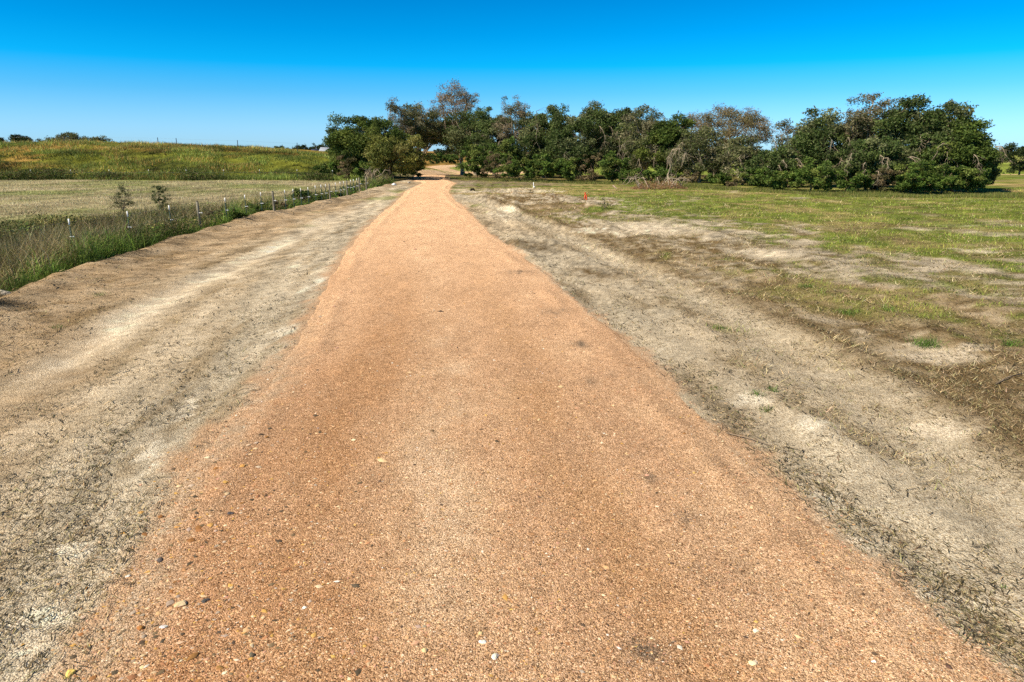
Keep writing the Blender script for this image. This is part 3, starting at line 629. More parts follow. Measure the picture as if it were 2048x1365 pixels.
def tree(label, px, top, half, Y, kind, name='oak_tree', cat='tree', group=None, lean=0, flat=1.0, dens=1.0, base_px=None, pale=False, hang=0, seed=None, flattop=False, depth=.85, zf=None):
    rs = np.random.default_rng(seed if seed is not None else int(px * 7 + top))
    K = KINDS[kind]
    bx = Xat(px if base_px is None else base_px, 340, Y); z0 = float(gz(np.array([bx]), np.array([Y]))[0])
    cxoff = Xat(px, 340, Y) - bx
    h = elev(top, Y) - z0; r = half / F * Y * 1.2
    root = empty(name, (bx, Y, z0 - .03), label, cat, group)
    small = cat in ('shrub', 'bush')
    zf = (K['zf'] if zf is None else zf) * h; rz = (h - zf) / 2; cz = zf + rz
    lod = min(1.0, 95 / Y)
    # size of clumps follows the tree
    scale = np.clip(min(r, h / 2) / 3.0, .045, 1.5)
    rc0 = K['rc'] * scale ** .75 * .86
    nc = int(K['nc'] * np.clip((r * h) / (3.2 * 8 * scale ** 1.5), .35, 1.6) * dens)
    cl = []
    lob = rs.uniform(0, 6.28, 4)
    for i in range(nc):
        v = rs.normal(0, 1, 3); v /= np.linalg.norm(v)
        if v[1] > 0 and rs.random() < .35: v[1] *= -1
        q = rs.uniform(.2, 1.12) ** .5
        ang = math.atan2(v[2], v[0])
        wob = 1 + rs.normal(0, .06) + .12 * math.sin(3 * ang + lob[0]) + .10 * math.sin(5 * ang + lob[1]) + .06 * math.sin(9 * ang + lob[2])
        p = np.array([v[0] * (r - rc0 * .5) * wob, v[1] * (r * depth), v[2] * (rz - rc0 * .5) * min(wob, 1.05)]) * q
        if flattop and p[2] < 0: p[2] *= .55; 
        if flattop: p[2] = p[2] * .9 + rz * .18
        if K['zf'] >= .3: p[2] += .12 * rz * (1 - (p[0] / r) ** 2)
        cl.append((p + [cxoff, 0, cz], rc0 * rs.uniform(.45, 1.4)))
    # trunk and limbs
    T = Tubes(); B = Tubes()
    tr = (.024 * h + .02) * (.5 if small else 1) * (.9 if K['tw'] else 1); th_ = max(zf * .55, h * (.12 if not small else .05))
    top0 = np.array([lean * th_ + cxoff * .3, 0, th_])
    T.add([(0, 0, -.15), (lean * th_ * .3, 0, th_ * .4), top0], [tr * 1.35, tr, tr * .92], 8)
    nl = 4 if small else 7; limbs = []
    for i in range(nl):
        a = 2 * math.pi * (i + rs.uniform(-.3, .3)) / nl; rr = r * rs.uniform(.45, .8); zz = cz + rz * rs.uniform(-.1, .7)
        end = np.array([math.cos(a) * rr + cxoff, math.sin(a) * rr * depth, zz])
        pts = []
        for s in np.linspace(0, 1, 6):
            p = top0 * (1 - s) + end * s; p[2] = top0[2] + (end[2] - top0[2]) * s ** .8
            if 0 < s: p = p + rs.normal(0, .05 * r, 3) * (1 if s < 1 else 0)
            pts.append(p)
        rad = [tr * .62 * (1 - .78 * s) for s in np.linspace(0, 1, 6)]
        T.add(pts, rad, 6); limbs += list(zip(pts[1:], rad[1:]))
    LP = np.array([p for p, _ in limbs]); LR = np.array([q for _, q in limbs])
    P = []; S = []; Cc = []
    pal = np.array(K['pal'])
    for c, rc in cl:
        j = int(np.argmin(((LP - c) ** 2).sum(1) + (LP[:, 2] > c[2]) * .5)); a0 = LP[j]
        mid = (a0 + c) / 2 + rs.normal(0, .12, 3) * rc * 2
        r0 = min(LR[j] * .5, .05 * scale + .01)
        B.add([a0, mid, c], [r0, r0 * .65, r0 * .3], 4)
        for q in range(K['tw']):
            v = rs.normal(0, 1, 3); v[2] = abs(v[2]) * .9; v /= np.linalg.norm(v)
            m2 = c + v * rc * .6 + rs.normal(0, .1, 3) * rc
            B.add([c, m2, m2 + (v + rs.normal(0, .35, 3)) * rc * .6], [r0 * .4, r0 * .28, r0 * .12], 3)
        nlv = int(K['den'] * (rc / .7) ** 2 / (max(scale, .3) ** .6) * rs.uniform(.6, 1.2)) if not small else int(K['den'] * .55)
        nlv = int(nlv * 1.2 * lod ** 2) + 1
        v = rs.normal(0, 1, (nlv, 3)); v /= np.linalg.norm(v, axis=1)[:, None]
        q = rs.random(nlv) ** .42 * rc
        # ragged little sprays on the clump
        u = 1 + .35 * np.sin(v[:, 0] * 7 + c[0] * 3) * np.sin(v[:, 2] * 6 + c[1] * 5)
        p = c + v * (q * u)[:, None] * [1.1, 1, .72]
        ok = p[:, 2] > .02; p = p[ok]; nlv = len(p)
        base = pal[rs.choice(len(pal), p=np.r_[.4, np.full(len(pal) - 1, .6 / (len(pal) - 1))])]
        col = (base * .6 + pal[rs.choice(len(pal), nlv)] * .4) * rs.uniform(.7, 1.3, nlv)[:, None] * rs.uniform(.8, 1.25)
        P.append(p); S.append(rs.uniform(.65, 1.4, nlv) * K['ls'] * .95 / lod * (1 if not small else np.clip(Y / 62, .35, 1.0))); Cc.append(col)
    P = np.concatenate(P); S = np.concatenate(S); Cc = np.concatenate(Cc)
    wood = M_pale if pale or kind in ('sparse', 'brown', 'mossy', 'fan') else M_bark
    T.obj('trunk' if not small else 'stem', wood, root)
    B.obj('branches' if not small else 'twigs', wood, root, kind='stuff')
    link(leaves(P, S, np.clip(Cc, .005, .6), 'crown'), 'crown' if not small else 'foliage', M_leaf, root)
    if hang:
        D = Tubes()
        for i in range(hang):
            a = rs.uniform(-2.6, -.5); zz = h * rs.uniform(.35, .72); p0 = np.array([math.cos(a) * r * .85 + cxoff, math.sin(a) * r * depth * .9, zz])
            out = np.array([math.cos(a), math.sin(a), 0]) * rs.uniform(.5, 1.2); pts = [p0]; ll = h * rs.uniform(.14, .3)
            for s in (1, 2, 3, 4): pts.append(p0 + out * (s / 4) ** .7 + np.array([rs.normal(0, .1), rs.normal(0, .1), .15 - ll * (s / 4) ** 1.6]))
            D.add(pts, [.028, .024, .02, .015, .007], 4)
            for q in range(16):
                b0 = pts[rs.integers(1, 5)]; v = np.array([rs.normal(0, .5), rs.normal(-.2, .3), -rs.uniform(.3, 1.1)]) * ll * .45
                D.add([b0, b0 + v * .5 + rs.normal(0, .08, 3), b0 + v], [.010, .008, .004], 3)
        D.obj('dead_branches', M_pale, root, label='pale leafless branches hanging from the crown', kind='stuff')
    return root

GT = 'live oaks in the belt of trees across the middle'
trees = [
 # label, px, top, half, Y, kind, options
 ('dense dark green tree at the left end of the belt beside the wire fence', 735, 222, 62, 80, 'dense', dict(depth=.8)),
 ('bright olive green bushy tree leaning over the left edge of the road', 794, 258, 48, 75, 'olive', dict(base_px=772)),
 ('low dark tree on the far left flank of the left clump', 697, 262, 30, 84, 'dense', {}),
 ('half bare grey tree showing above the left clump', 797, 204, 28, 92, 'sparse', {}),
 ('round brownish crown with pale forked limbs left of the tallest tree', 846, 204, 38, 96, 'mossy', dict(base_px=828, zf=.3)),
 ('tallest tree with a thin brown crown above the bend of the road', 915, 166, 46, 100, 'brown', dict(base_px=925)),
 ('dark oak arching from the left over the road bend', 880, 236, 42, 102, 'oak', dict(base_px=832, zf=.5)),
 ('dark spreading oak just right of the road with a leaning pale trunk', 945, 214, 52, 96, 'oak', dict(base_px=952, lean=-.5, pale=True, zf=.25)),
 ('dark oak between the leaning oak and the thin grey green one', 988, 214, 34, 90, 'oak', {}),
 ('thin grey green oak with pale upright limbs right of the road', 1030, 197, 36, 84, 'sparse', dict(hang=3)),
 ('tall green oak standing right of the thin grey green one', 1086, 192, 42, 82, 'oak', dict(hang=2)),
 ('broad dark oak in the middle of the belt with rounded crown', 1160, 206, 55, 78, 'oak', dict(hang=5)),
 ('grey green mossy oak behind the middle of the belt', 1185, 203, 45, 88, 'mossy', dict(hang=3)),
 ('dark domed oak right of the middle of the belt', 1240, 199, 46, 78, 'oak', dict(hang=3)),
 ('brown tinged oak above the hanging dead branches', 1292, 206, 48, 74, 'mossy', dict(hang=6)),
 ('dark green oak sloping down to the brown fan shaped tree', 1335, 226, 42, 72, 'dense', dict(hang=3)),
 ('brown thin fan shaped tree with a flat top against the sky', 1450, 213, 76, 86, 'fan', dict(base_px=1430)),
 ('olive grey oak with tangled pale limbs in front of the fan shaped tree', 1400, 246, 56, 68, 'mossy', dict(hang=5)),
 ('low olive oak on the right below the fan shaped tree', 1488, 275, 48, 63, 'mossy', dict(hang=4)),
 ('thin wispy small oak left edge of the right clump', 1572, 242, 32, 66, 'sparse', {}),
 ('low dark tree in the dip between fan shaped tree and right clump', 1548, 292, 42, 60, 'oak', dict(hang=6)),
 ('dark oak at the left of the right clump with a sloping crown', 1645, 206, 62, 60, 'oak', dict(hang=3)),
 ('tallest thin oak of the right clump with bare grey limbs', 1725, 185, 48, 58, 'sparse', dict(pale=True, dens=1.25)),
 ('leafy oak with two rounded heads near the right end of the belt', 1805, 193, 52, 56, 'oak', dict(hang=3)),
 ('dark rounded oak second from the right end of the belt', 1872, 199, 54, 54, 'oak', dict(hang=4)),
 ('dark broad oak closing the right end of the belt, branches to the ground', 1912, 240, 58, 53, 'dense', dict(hang=5)),
 ('low front oak with tangled grey dead limbs in the right clump', 1735, 272, 70, 53, 'oak', dict(hang=8)),
 ('small thin tree reaching past the right end of the belt', 1962, 280, 26, 56, 'oak', {}),
 ('isolated dark tree cut off by the right edge of the photo', 2040, 285, 42, 104, 'dark', {}),
]
for t_ in trees:
    o = t_[6]; tree(t_[0], t_[1], t_[2], t_[3], t_[4], t_[5], group=GT if t_[1] < 2000 else None, **o)
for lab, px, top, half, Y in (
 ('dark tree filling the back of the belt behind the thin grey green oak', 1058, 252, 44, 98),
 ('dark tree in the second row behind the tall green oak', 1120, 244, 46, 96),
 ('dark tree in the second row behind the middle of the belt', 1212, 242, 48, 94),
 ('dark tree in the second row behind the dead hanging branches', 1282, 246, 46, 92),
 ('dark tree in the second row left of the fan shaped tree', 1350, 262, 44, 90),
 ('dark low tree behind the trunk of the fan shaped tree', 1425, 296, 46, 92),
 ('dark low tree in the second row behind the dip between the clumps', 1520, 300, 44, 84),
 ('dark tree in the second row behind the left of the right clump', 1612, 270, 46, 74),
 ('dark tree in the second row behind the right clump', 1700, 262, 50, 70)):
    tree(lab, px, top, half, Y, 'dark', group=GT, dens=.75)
# understory
GS = 'green shrubs along the foot of the tree belt'
shrubs = [
 ('pale dry vine covered bush hanging over the fence left of the dark clump', 690, 300, 20, 76, 'dryshrub', {}),
 ('dark green bush at the far left foot of the left clump', 660, 318, 24, 80, 'shrub', {}),
 ('dark shrub in the shade under the left clump beside the dead branches', 745, 318, 30, 76, 'shrub', {}),
 ('shaded shrub around the trunk at the left road edge', 826, 316, 22, 78, 'shrub', {}),
 ('green bush beyond the road seen through the gap in the trees', 870, 306, 18, 224, 'shrub', dict(dens=2)),
 ('low green bush right of the one seen through the gap', 905, 308, 17, 226, 'shrub', dict(dens=2)),
 ('orange brown bush seen through the gap above the far bend', 903, 297, 11, 232, 'dryshrub', dict(dens=2)),
 ('large green bush at the right edge of the road', 955, 288, 38, 80, 'shrub', dict(dens=1.6)),
 ('pale mossy bush in front of the thin grey green oak', 1000, 296, 34, 76, 'dryshrub', dict(dens=1.3)),
 ('dark dense bush filling the gap below the thin grey green oak', 1018, 272, 30, 80, 'shrub', dict(dens=1.7)),
 ('rounded green bush fourth along the belt from the road', 1040, 312, 34, 72, 'shrub', dict(dens=1.4)),
 ('bright green bush below the tall green oak', 1092, 306, 36, 71, 'shrub', dict(dens=1.4)),
 ('dark green bush in the middle of the belt', 1140, 314, 30, 70, 'shrub', dict(dens=1.3)),
 ('dry tangled bush under the pale hanging branches mid belt', 1180, 302, 26, 69, 'dryshrub', dict(dens=1.3)),
 ('tall bright green bush right of the pale hanging branches', 1225, 302, 28, 68, 'shrub', dict(dens=1.5)),
 ('small green bush left of the brush heap', 1262, 336, 24, 66, 'shrub', {}),
 ('low green bush behind the brush heap', 1320, 330, 34, 66, 'shrub', {}),
 ('bush behind the right end of the brush heap', 1375, 336, 26, 66, 'dryshrub', {}),
 ('yellow green bush right of the olive grey oak trunk', 1438, 344, 22, 62, 'shrub', {}),
 ('pale yellowish low bush in the open gap', 1475, 354, 20, 58, 'dryshrub', {}),
 ('dark low bush at the left foot of the right clump', 1520, 330, 34, 58, 'shrub', dict(dens=1.2)),
 ('green bush in front of the dip between the clumps', 1570, 334, 34, 54, 'shrub', dict(dens=1.4)),
 ('large green bush left in the right clump', 1625, 316, 38, 52, 'shrub', dict(dens=1.5)),
 ('green bush below the tallest thin oak of the right clump', 1700, 322, 36, 51, 'shrub', dict(dens=1.4)),
 ('dark bush with grey dead stems in the right clump', 1765, 328, 38, 50.5, 'dryshrub', dict(dens=1.3)),
 ('green bush below the oak with two rounded heads', 1830, 316, 40, 50, 'shrub', dict(dens=1.6)),
 ('dark bush near the right end of the belt', 1890, 318, 38, 50, 'shrub', dict(dens=1.5)),
 ('grassy bush at the very right end of the belt', 1945, 330, 30, 50.5, 'shrub', dict(dens=1.3)),
]
for t_ in shrubs:
    tree(t_[0], t_[1], t_[2], t_[3], t_[4], t_[5], name='shrub', cat='shrub', group=GS, **t_[6])
# skyline trees behind the hill
GK = 'distant trees on the skyline behind the hill'
for label, px, top, half, kind, Y in [
 ('small dark tree at the left edge of the skyline', 2, 272, 20, 'dark', 175),
 ('leaning dark tree group leftmost on the hill skyline', 58, 268, 26, 'dark', 170),
 ('dark low tree right of the leaning one on the skyline', 92, 276, 22, 'dark', 172),
 ('largest round brown green tree on the left skyline', 146, 265, 36, 'mossy', 165),
 ('brownish tree right of the largest skyline tree', 203, 271, 28, 'mossy', 168),
 ('low bush on the skyline above the orange grass', 278, 283, 20, 'dark', 190),
 ('tiny bush on the skyline in the middle of the hill', 340, 286, 14, 'dark', 200),
 ('low dark tree on the skyline left of the shed', 560, 292, 22, 'dark', 230),
 ('dark tree beside the tin shed on its left', 612, 288, 24, 'dark', 215),
 ('dark tree directly behind the tin shed', 645, 285, 24, 'dark', 220),
 ('dark skyline tree between shed and the left clump', 680, 284, 20, 'dark', 218)]:
    tree(label, px, top, half, Y, kind, group=GK, dens=1.6)
for label, px, top, half, kind, Y in [
 ('far low tree seen under the arching branches by the road', 955, 296, 30, 'dark', 320),
 ('far tree line clump on the horizon behind the gap', 895, 297, 30, 'dark', 330),
 ('far dark tree on the horizon at the right end', 1990, 300, 20, 'dark', 300)]:
    tree(label, px, top, half, Y, kind, group='far trees on the horizon', dens=1.6)

# bushes by the fence
GB = 'small shrubs near the wire fence'
def at_top(px, base_py, top, half, **k):
    return dict(px=px, Y=G(px, base_py)[1], top=top, half=half, **k)
for label, d, kind in [
 ('airy grey brown shrub leaning left in the meadow beyond the fence', at_top(236, 424, 366, 17, lean=-.5, dens=2.4), 'weedy'),
 ('dark leaning shrub with bare stem in the meadow beyond the fence', at_top(314, 418, 364, 14, lean=-.2, dens=2.2), 'weedydark'),
 ('bright green leafy bush growing through the fence', at_top(508, 432, 402, 20), 'shrub'),
 ('taller green bush covering a fence post', at_top(598, 410, 374, 17, dens=1.3), 'shrub'),
 ('brown green bush left of the taller fence bush', at_top(556, 422, 398, 14), 'dryshrub'),
 ('dark rounded bush on the fence line before the far posts', at_top(660, 399, 380, 18), 'shrub'),
 ('low bright green bush near the far end of the fence', at_top(722, 376, 362, 15), 'shrub'),
 ('small green bush between the tall fence bush and the dark rounded one', at_top(628, 408, 388, 12), 'shrub'),
 ('leafy bush on the fence line beyond the dark rounded bush', at_top(694, 391, 370, 15), 'shrub'),
 ('low dark green bush on the fence between two white tipped posts', at_top(462, 448, 418, 15), 'shrub'),
 ('dark weedy bush right of the wooden fence post', at_top(408, 452, 412, 15), 'dryshrub')]:
    tree(label, d['px'], d['top'], d['half'], d['Y'], kind, name='shrub', cat='shrub', group=GB, **{k: v for k, v in d.items() if k in ('lean', 'dens')})

# ------------------------------------------------------------------ wire fence
def box(verts, faces, cx, cy, z0, z1, wx, wy):
    b0 = len(verts)
    for z in (z0, z1):
        for sx, sy in ((-1, -1), (1, -1), (1, 1), (-1, 1)): verts.append((cx + sx * wx / 2, cy + sy * wy / 2, z))
    for f in ((0, 1, 2, 3), (7, 6, 5, 4), (0, 4, 5, 1), (1, 5, 6, 2), (2, 6, 7, 3), (3, 7, 4, 0)): faces.append(tuple(b0 + i for i in f))
def boxmesh(name, boxes):
    v, f = [], []
    for b in boxes: box(v, f, *b)
    return mesh_np(name, np.array(v), np.array([q[::-1] for q in f]))
tpost_me = boxmesh('t_post', [(0, 0, -.3, 1.0, .042, .008), (0, .020, -.3, 1.0, .008, .034)] + [(0, -.008, z, z + .012, .02, .01) for z in np.arange(.1, 1.0, .08)])
cap_me = boxmesh('white_tip', [(0, 0, 1.04, 1.21, .036, .011), (0, .021, 1.04, 1.21, .011, .03)])
clip_me = boxmesh('insulator', [(.03, -.02, 0, .02, .12, .03), (.085, -.02, -.008, .022, .03, .05)])
def round_post(h, r):
    T = Tubes(); T.add([(0, 0, -.3), (.005, 0, h * .5), (0, .004, h - .01), (0, 0, h)], [r * 1.05, r, r * .97, r * .8], 10); return T
fx = [(125, 438, 0), (246, 423, 0), (329, 411, 0), (388, 404, 1), (443, 396, 0), (482, 390, 0), (513, 385, 0), (543, 384, 1), (566, 380, 0), (585, 378.5, 0), (602, 377, 0), (617, 375, 0), (628.6, 371.5, 0), (640.5, 370, 0), (650.6, 369, 0), (660.6, 369, 1), (669, 365.5, 0), (678, 364, 0), (685, 363, 0), (691.6, 362, 1), (698.6, 360, 0), (704.5, 359, 0), (710.6, 357.5, 0), (714, 356, 1), (731, 355, 1)]
wf = empty('wire_fence', (-11.5, 35, 0), 'wire fence of dark posts with white tips running along the left side', 'fence')
# even spacing along the fence line, placed where the photo shows each post
tops = []
for i, (px, py, wd_) in enumerate([(-95, 466, 0)] + fx):
    X, Y = G(px, py, 1.12); X = np.interp(Y, [12, 19, 30, 45, 75], [-12.7, -12.3, -11.45, -10.62, -11.0]) * .5 + X * .5
    Yv = (X - 0) / ((px - 1024) / F) * (cT - (py - 682.5) / F * sT)
    Y = .5 * Y + .5 * Yv
    z = float(gz(np.array([X]), np.array([Y]))[0]); zt = elev(py, Y); hh = zt - z
    mk = max(.8, min(1.5, hh))
    if wd_:
        p = round_post(hh + .02, .05).obj('wooden_post', M_wood, wf, label='grey round wooden fence post')
        p.location = (X + 11.5, Y - 35, z)
    else:
        p = link(tpost_me, 'fence_post', M_post, wf); p.location = (X + 11.5, Y - 35, z + hh - 1.21)
        c = link(cap_me, 'white_tip', M_white, p)
    ins = link(clip_me, 'insulator', M_white, p)
    ins.location = (0 if not wd_ else .06, 0, (.70 if not wd_ else hh - .42))
    tops.append((X + 11.5, Y - 35, z + hh))
for dz in (-.48, -.10, -.75):
    T = Tubes(); T.add([(a, b + .0, c + dz) for a, b, c in tops], [.0022 if dz != -.48 else .003] * len(tops), 4); T.obj('wire', M_wire, wf)
# fence at the foot of the hill
hf = empty('hill_fence', (-35, 76, 1), 'distant fence of white tipped posts along the foot of the hill', 'fence')
pts = []
for px in (-15, 61, 141, 218, 297, 372, 447, 519, 594, 665):
    Y = 75.5; py = 342 if px < 600 else 343; X = Xat(px, py, Y); z = float(gz(np.array([X]), np.array([Y]))[0]); zt = elev(py, Y) + .12
    p = link(tpost_me, 'fence_post', M_post, hf); p.location = (X + 35, Y - 76, max(zt, z + 1.0) - 1.21 - 1)
    link(cap_me, 'white_tip', M_white, p).scale = (1.3, 1.3, 1); pts.append((X + 35, Y - 76, max(zt, z + 1.0) - 1.3))
T = Tubes(); T.add(pts, [.003] * len(pts), 4); T.obj('wire', M_wire, hf)
sf = empty('skyline_fence', (-45, 100, 4), 'thin dark fence posts standing along the crest of the hill', 'fence')
pts = []
for px, py in ((-60, 281), (130, 283), (316, 284), (353, 285), (475, 285), (594, 286)):
    Y = 101.; X = Xat(px, py, Y); z = float(gz(np.array([X]), np.array([Y]))[0]); zt = max(elev(py, Y), z + 1)
    T = Tubes(); T.add([(0, 0, -.2), (0, 0, zt - z)], [.05, .045], 6)
    p = T.obj('fence_post', M_dark, sf); p.location = (X + 45, Y - 100, z - 4); pts.append((X + 45, Y - 100, zt - 4 - .1))
T = Tubes(); T.add(pts, [.004] * len(pts), 4); T.obj('wire', M_wire, sf)

# ------------------------------------------------------------------ markers, shed, wood
def gp_(px, py):
    X, Y = G(px, py); return X, Y, float(gz(np.array([X]), np.array([Y]))[0])
X, Y, z = gp_(1171, 407)
st_ = empty('survey_stake', (X, Y, z), 'wooden survey stake with orange flagging tape in the right field', 'stake')
link(boxmesh('stake', [(0, 0, -.15, .62, .055, .022)]), 'stake', M_stake, st_)
v = []; f = []
def ribbon_strip(pts, w, name, parent, mat):
    V = []; Fc = []
    for i, (a, b, c) in enumerate(pts):
        V += [(a - w / 2 * (1 - i * .06), b, c), (a + w / 2 * (1 - i * .06), b - .02 * math.sin(i * 2), c + .01)]
        V += [(a - w / 2 * (1 - i * .06), b + .003, c), (a + w / 2 * (1 - i * .06), b + .003 - .02 * math.sin(i * 2), c + .01)]
        if i:
            q = 4 * i; Fc += [(q - 4, q - 3, q + 1, q), (q - 2, q + 2, q + 3, q - 1), (q - 4, q, q + 2, q - 2), (q - 3, q - 1, q + 3, q + 1)]
    link(mesh_np(name, np.array(V), np.array(Fc)), name, mat, parent)
T = Tubes(); T.add([(0, 0, .50), (0, 0, .53), (0, 0, .56), (0, 0, .59)], [.04, .06, .058, .038], 8); T.obj('tape_knot', M_orange, st_)
st_.scale = (.8, .8, .9)
ribbon_strip([(-.02, -.03, .58), (-.06, -.05, .66), (.0, -.05, .72), (.04, -.04, .70)], .12, 'ribbon', st_, M_orange)
ribbon_strip([(.03, -.035, .54), (.07, -.06, .45), (.05, -.07, .36), (.08, -.07, .28), (.06, -.06, .22)], .11, 'ribbon', st_, M_orange)
ribbon_strip([(-.03, -.035, .54), (-.08, -.06, .46), (-.06, -.07, .35), (-.09, -.05, .27)], .10, 'ribbon', st_, M_orange)
ribbon_strip([(.05, -.035, .55), (.16, -.05, .56), (.24, -.05, .50)], .05, 'ribbon', st_, M_orange)
X, Y, z = gp_(1067, 378)
link(boxmesh('marker_stake', [(0, 0, -.1, .48, .06, .03), (.05, -.02, .05, .16, .16, .05)]), 'marker_stake', M_white, label='small white marker stake in the grass nearer the road', category='stake').location = (X, Y, z)
X, Y, z = gp_(1225, 388)
pf = empty('marker_flag', (X, Y, z), 'small pale pink marker flag right of the orange stake', 'flag')
T = Tubes(); T.add([(0, 0, -.1), (.02, 0, .3), (-.02, 0, .62)], [.008, .008, .006], 5); T.obj('rod', M_pale, pf)
ribbon_strip([(0, 0, .6), (.10, -.02, .52), (.2, -.03, .42), (.3, 0, .36)], .11, 'cloth', pf, mat_plain('pink_cloth', (.8, .52, .42), .8, .1))
tree('small dark weed clump in front of the pale pink flag', 1212, 396, 12, G(1212, 421)[1], 'weedydark', name='weed', cat='weed', dens=.9)
tree('low twiggy weed just below the white marker stake', 1062, 380, 8, G(1062, 388)[1], 'dryshrub', name='weed', cat='weed', dens=.7)

# tin roofed shed on the rise
Y = 190.; X = Xat(657, 302, Y); zb = elev(308, Y) - .3; sh = empty('shed', (X, Y, zb), 'small tin roofed shed on the rise behind the fence, half hidden by trees', 'shed')
s = Y / F
link(boxmesh('wall', [(0, 0, -2.5, 1.0, 26 * s, 3.0)]), 'wall', M_dark, sh)
bm_v = [(-15 * s, -2.2, .95), (13 * s, -2.2, .85), (13 * s, 0, 1.9), (-15 * s, 0, 2.0), (-15 * s, 2.2, .95), (13 * s, 2.2, .85)]
V = np.array(bm_v + [(a, b, c - .08) for a, b, c in bm_v])
link(mesh_np('roof', V, np.array([(0, 1, 2, 3), (3, 2, 5, 4), (7, 6, 9, 8), (8, 9, 10, 11), (0, 6, 7, 1), (4, 5, 11, 10)])), 'roof', M_tin, sh)
for i in range(14):
    xx = (-14 + i * 2) * s
    T = Tubes(); T.add([(xx, -2.2, .97), (xx, 0, 1.98)], [.03, .03], 4); T.obj('roof_rib', M_tin, sh)
link(boxmesh('lean_to', [(-24 * s, .3, -2.5, 1.5, 15 * s, 2.6)]), 'lean_to', mat_plain('blue_black_boards', (.03, .04, .07), .8, .2), sh)
link(boxmesh('door', [(2 * s, -1.53, -1.5, .8, 1.1, .06)]), 'door', M_tin, sh)

# brush heap
def brush(name, label, px, py, wpx, hm, n, leafcol, pale_n, cat):
    X, Y, z = gp_(px, py); r = wpx / F * Y / 2; root = empty(name, (X, Y, z), label, cat); rs = np.random.default_rng(px)
    T = Tubes()
    for i in range(pale_n):
        a = rs.uniform(0, 6.28); p = np.array([rs.uniform(-.8, .9) * r, rs.uniform(-.5, .6), 0]); ll = rs.uniform(.8, 2.2); pts = []
        for s_ in np.linspace(0, 1, 6):
            pts.append(p + np.array([math.cos(a) * ll * s_, math.sin(a) * ll * .6 * s_, hm * 1.2 * math.sin(s_ * 2.6) * rs.uniform(.75, 1.1) + .05]) + rs.normal(0, .05, 3))
        T.add(pts, [.045, .04, .034, .028, .02, .008], 5)
        for q in range(6):
            b0 = pts[rs.integers(1, 6)]; v = rs.normal(0, .35, 3); v[2] = abs(v[2]) * .8; T.add([b0, b0 + v * .5 + rs.normal(0, .05, 3), b0 + v], [.014, .01, .005], 3)
    T.obj('branch', M_pale, root, label='bare pale branches arching out of the heap')
    P = rs.normal(0, 1, (n, 3)); P[:, 0] = rs.uniform(-1, 1, n) * r; P[:, 1] *= .55
    P[:, 2] = np.abs(rs.normal(0, .42, n)) * hm * np.clip(1.15 - (P[:, 0] / r) ** 2, 0.1, 1)
    link(leaves(P, rs.uniform(.05, .13, n), np.clip(np.array(leafcol)[rs.choice(len(leafcol), n)] * rs.uniform(.6, 1.3, n)[:, None], 0, .7), 'dead_leaves', .25), 'dead_leaves', M_leaf, root)
brush('brush_heap', 'heap of cut branches with reddish brown dead leaves before the trees', 1318, 378, 105, .75, 5200, [(.42, .18, .09), (.30, .16, .08), (.46, .33, .2), (.22, .14, .08), (.5, .27, .15)], 14, 'brush heap')
brush('fallen_branch', 'pale grey fallen branches beside the far fence posts', 742, 366, 34, 1.0, 300, [(.3, .25, .18), (.1, .12, .05)], 12, 'fallen branch')
# tall pale dead limb behind the heap
X, Y, z = gp_(1338, 372)
dl_ = empty('dead_limb', (X, Y, z), 'bare whitish dead limb rising behind the brush heap', 'dead limb'); T = Tubes(); rs = np.random.default_rng(5)
main = [(0, 0, 0), (-.15, .1, .9), (.1, .1, 1.7), (-.2, 0, 2.5), (.1, -.1, 3.1), (.7, -.2, 3.2), (1.2, -.2, 2.8)]
T.add(main, [.08, .07, .06, .05, .04, .028, .012], 6)
for q in range(26):
    b0 = np.array(main[rs.integers(2, 7)]); v = np.array([rs.normal(0, .45), -abs(rs.normal(0, .2)), -rs.uniform(.3, 1.3)]); T.add([b0, b0 + v * .4 + rs.normal(0, .1, 3), b0 + v], [.025, .016, .006], 3)
T.obj('bare_limb', M_pale, dl_)

# log at left edge, black stump, rocks under the trees
X, Y, z = gp_(2, 610)
T = Tubes(); T.add([(-.9, .25, .05), (-.4, .12, .09), (0, .02, .09), (.22, -.02, .07), (.30, -.03, .05)], [.08, .09, .08, .06, .02], 10)
T.obj('log', M_rock, label='grey weathered log lying on the dirt at the left edge', category='log').location = (X, Y, z)
X, Y, z = gp_(945, 382)
T = Tubes(); T.add([(-.2, 0, .0), (-.08, 0, .12), (.08, .05, .14), (.2, 0, 0)], [.04, .09, .08, .03], 8); T.obj('burnt_stump', mat_plain('charred_wood', (.03, .025, .02), .9, .3), label='small charred black stump on the bare patch right of the road', category='stump').location = (X, Y, z)
import bmesh
for label, px, py, w in (('white rock under the left trees, farther from the road', 776, 363, .34), ('white rock on the bare ground before the left trees', 788, 372, .42), ('brown rock in the shade near the pale trunk', 764, 366, .5), ('small pale rock at the left edge of the road end', 818, 367, .3)):
    X, Y, z = gp_(px, py); bm = bmesh.new(); bmesh.ops.create_icosphere(bm, subdivisions=2, radius=w / 2)
    for v in bm.verts: v.co *= random.uniform(.85, 1.15); v.co.z *= .65
    me = bpy.data.meshes.new('rock'); bm.to_mesh(me); bm.free()
    link(me, 'rock', M_white if 'white' in label else M_rock, label=label, category='rock', group='rocks under the left trees').location = (X, Y, z + .05)

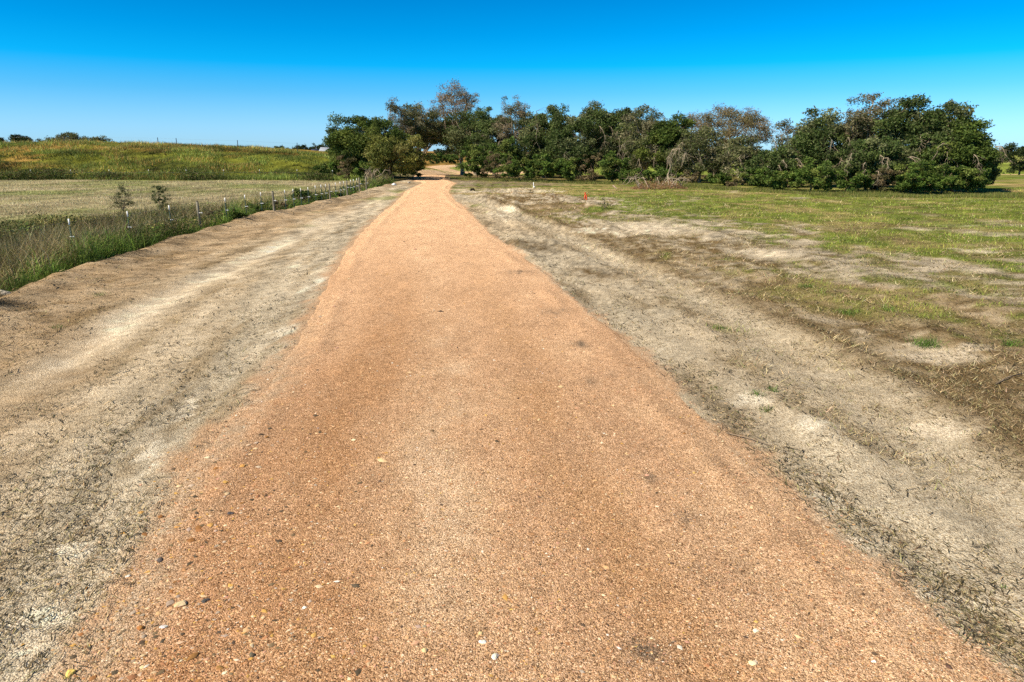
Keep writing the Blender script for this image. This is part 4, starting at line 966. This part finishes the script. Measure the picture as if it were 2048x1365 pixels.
# distinct green tufts on the bare ground
GTU = 'green grass tufts on the bare soil right of the road'
def tuft(label, px, py, wpx, hpx, n=90, col=((.10, .19, .03), (.16, .27, .05), (.06, .11, .02))):
    X, Y, z = gp_(px, py); t = math.hypot(Y, H); r = wpx / F * t / 2; h = hpx / F * t * 1.25
    P = np.c_[rng.normal(0, .5, n) * r, rng.normal(0, .5, n) * r * .8, np.zeros(n)]
    me = blades('grass_tuft', P, rng.uniform(.5, 1.2, n) * h, np.full(n, .004) * (Y / 6) ** .5, vary(pick(col, n), n, .2), M_blade, lie=.45, bend=1.0, link_=False)
    link(me, 'grass_tuft', M_blade, label=label, category='grass tuft', group=GTU).location = (X, Y, z)
for a in [('lush green tuft on pale soil, largest on the right side', 1852, 692, 60, 24, 260), ('dark green tuft beside a dark stick near the right edge', 2020, 690, 36, 16, 110),
          ('small green tuft lying left of a matching pair right of the road', 1512, 796, 34, 14, 60), ('small upright green tuft, right one of the pair', 1545, 790, 20, 14, 45),
          ('thin green tuft just below the pair right of the road', 1532, 822, 30, 14, 45), ('green tuft further back between dry ridges', 1695, 628, 34, 14, 90),
          ('green tuft right of the far tuft in the dry ridges', 1775, 628, 40, 14, 90), ('dark green tuft in the left middle of the right field', 1612, 578, 30, 12, 80),
          ('green tuft at the front of the grassy patch', 1440, 655, 30, 10, 70), ('faint green tuft close behind the road edge', 1430, 775, 26, 9, 35),
          ('green tuft left of the road on reddish dirt', 200, 598, 34, 12, 60), ('small dark tuft on the left verge beside the track', 115, 662, 26, 10, 40),
          ('tiny bright green sprout at the lower right', 2008, 1174, 12, 8, 25)]: tuft(*a)
# long dark sticks
def stick(label, px, py, px2, py2, r=.006):
    a = np.array(gp_(px, py)); b = np.array(gp_(px2, py2)); T = Tubes(); m = (a + b) / 2 + [0, .03, .025]
    T.add([(0, 0, .012), tuple(m - a), tuple(b - a + [0, 0, .012])], [r, r * .9, r * .5], 5)
    o = T.obj('stick', M_bark, label=label, category='stick'); o.location = a
stick('long thin dark twig lying across the soil right of the road', 1452, 868, 1558, 900)
stick('short forked dark twig standing on the lower left soil', 92, 1052, 112, 1036, .005)
stick('pale curved stick near the right edge beside dark thatch', 1990, 772, 2046, 752, .012)
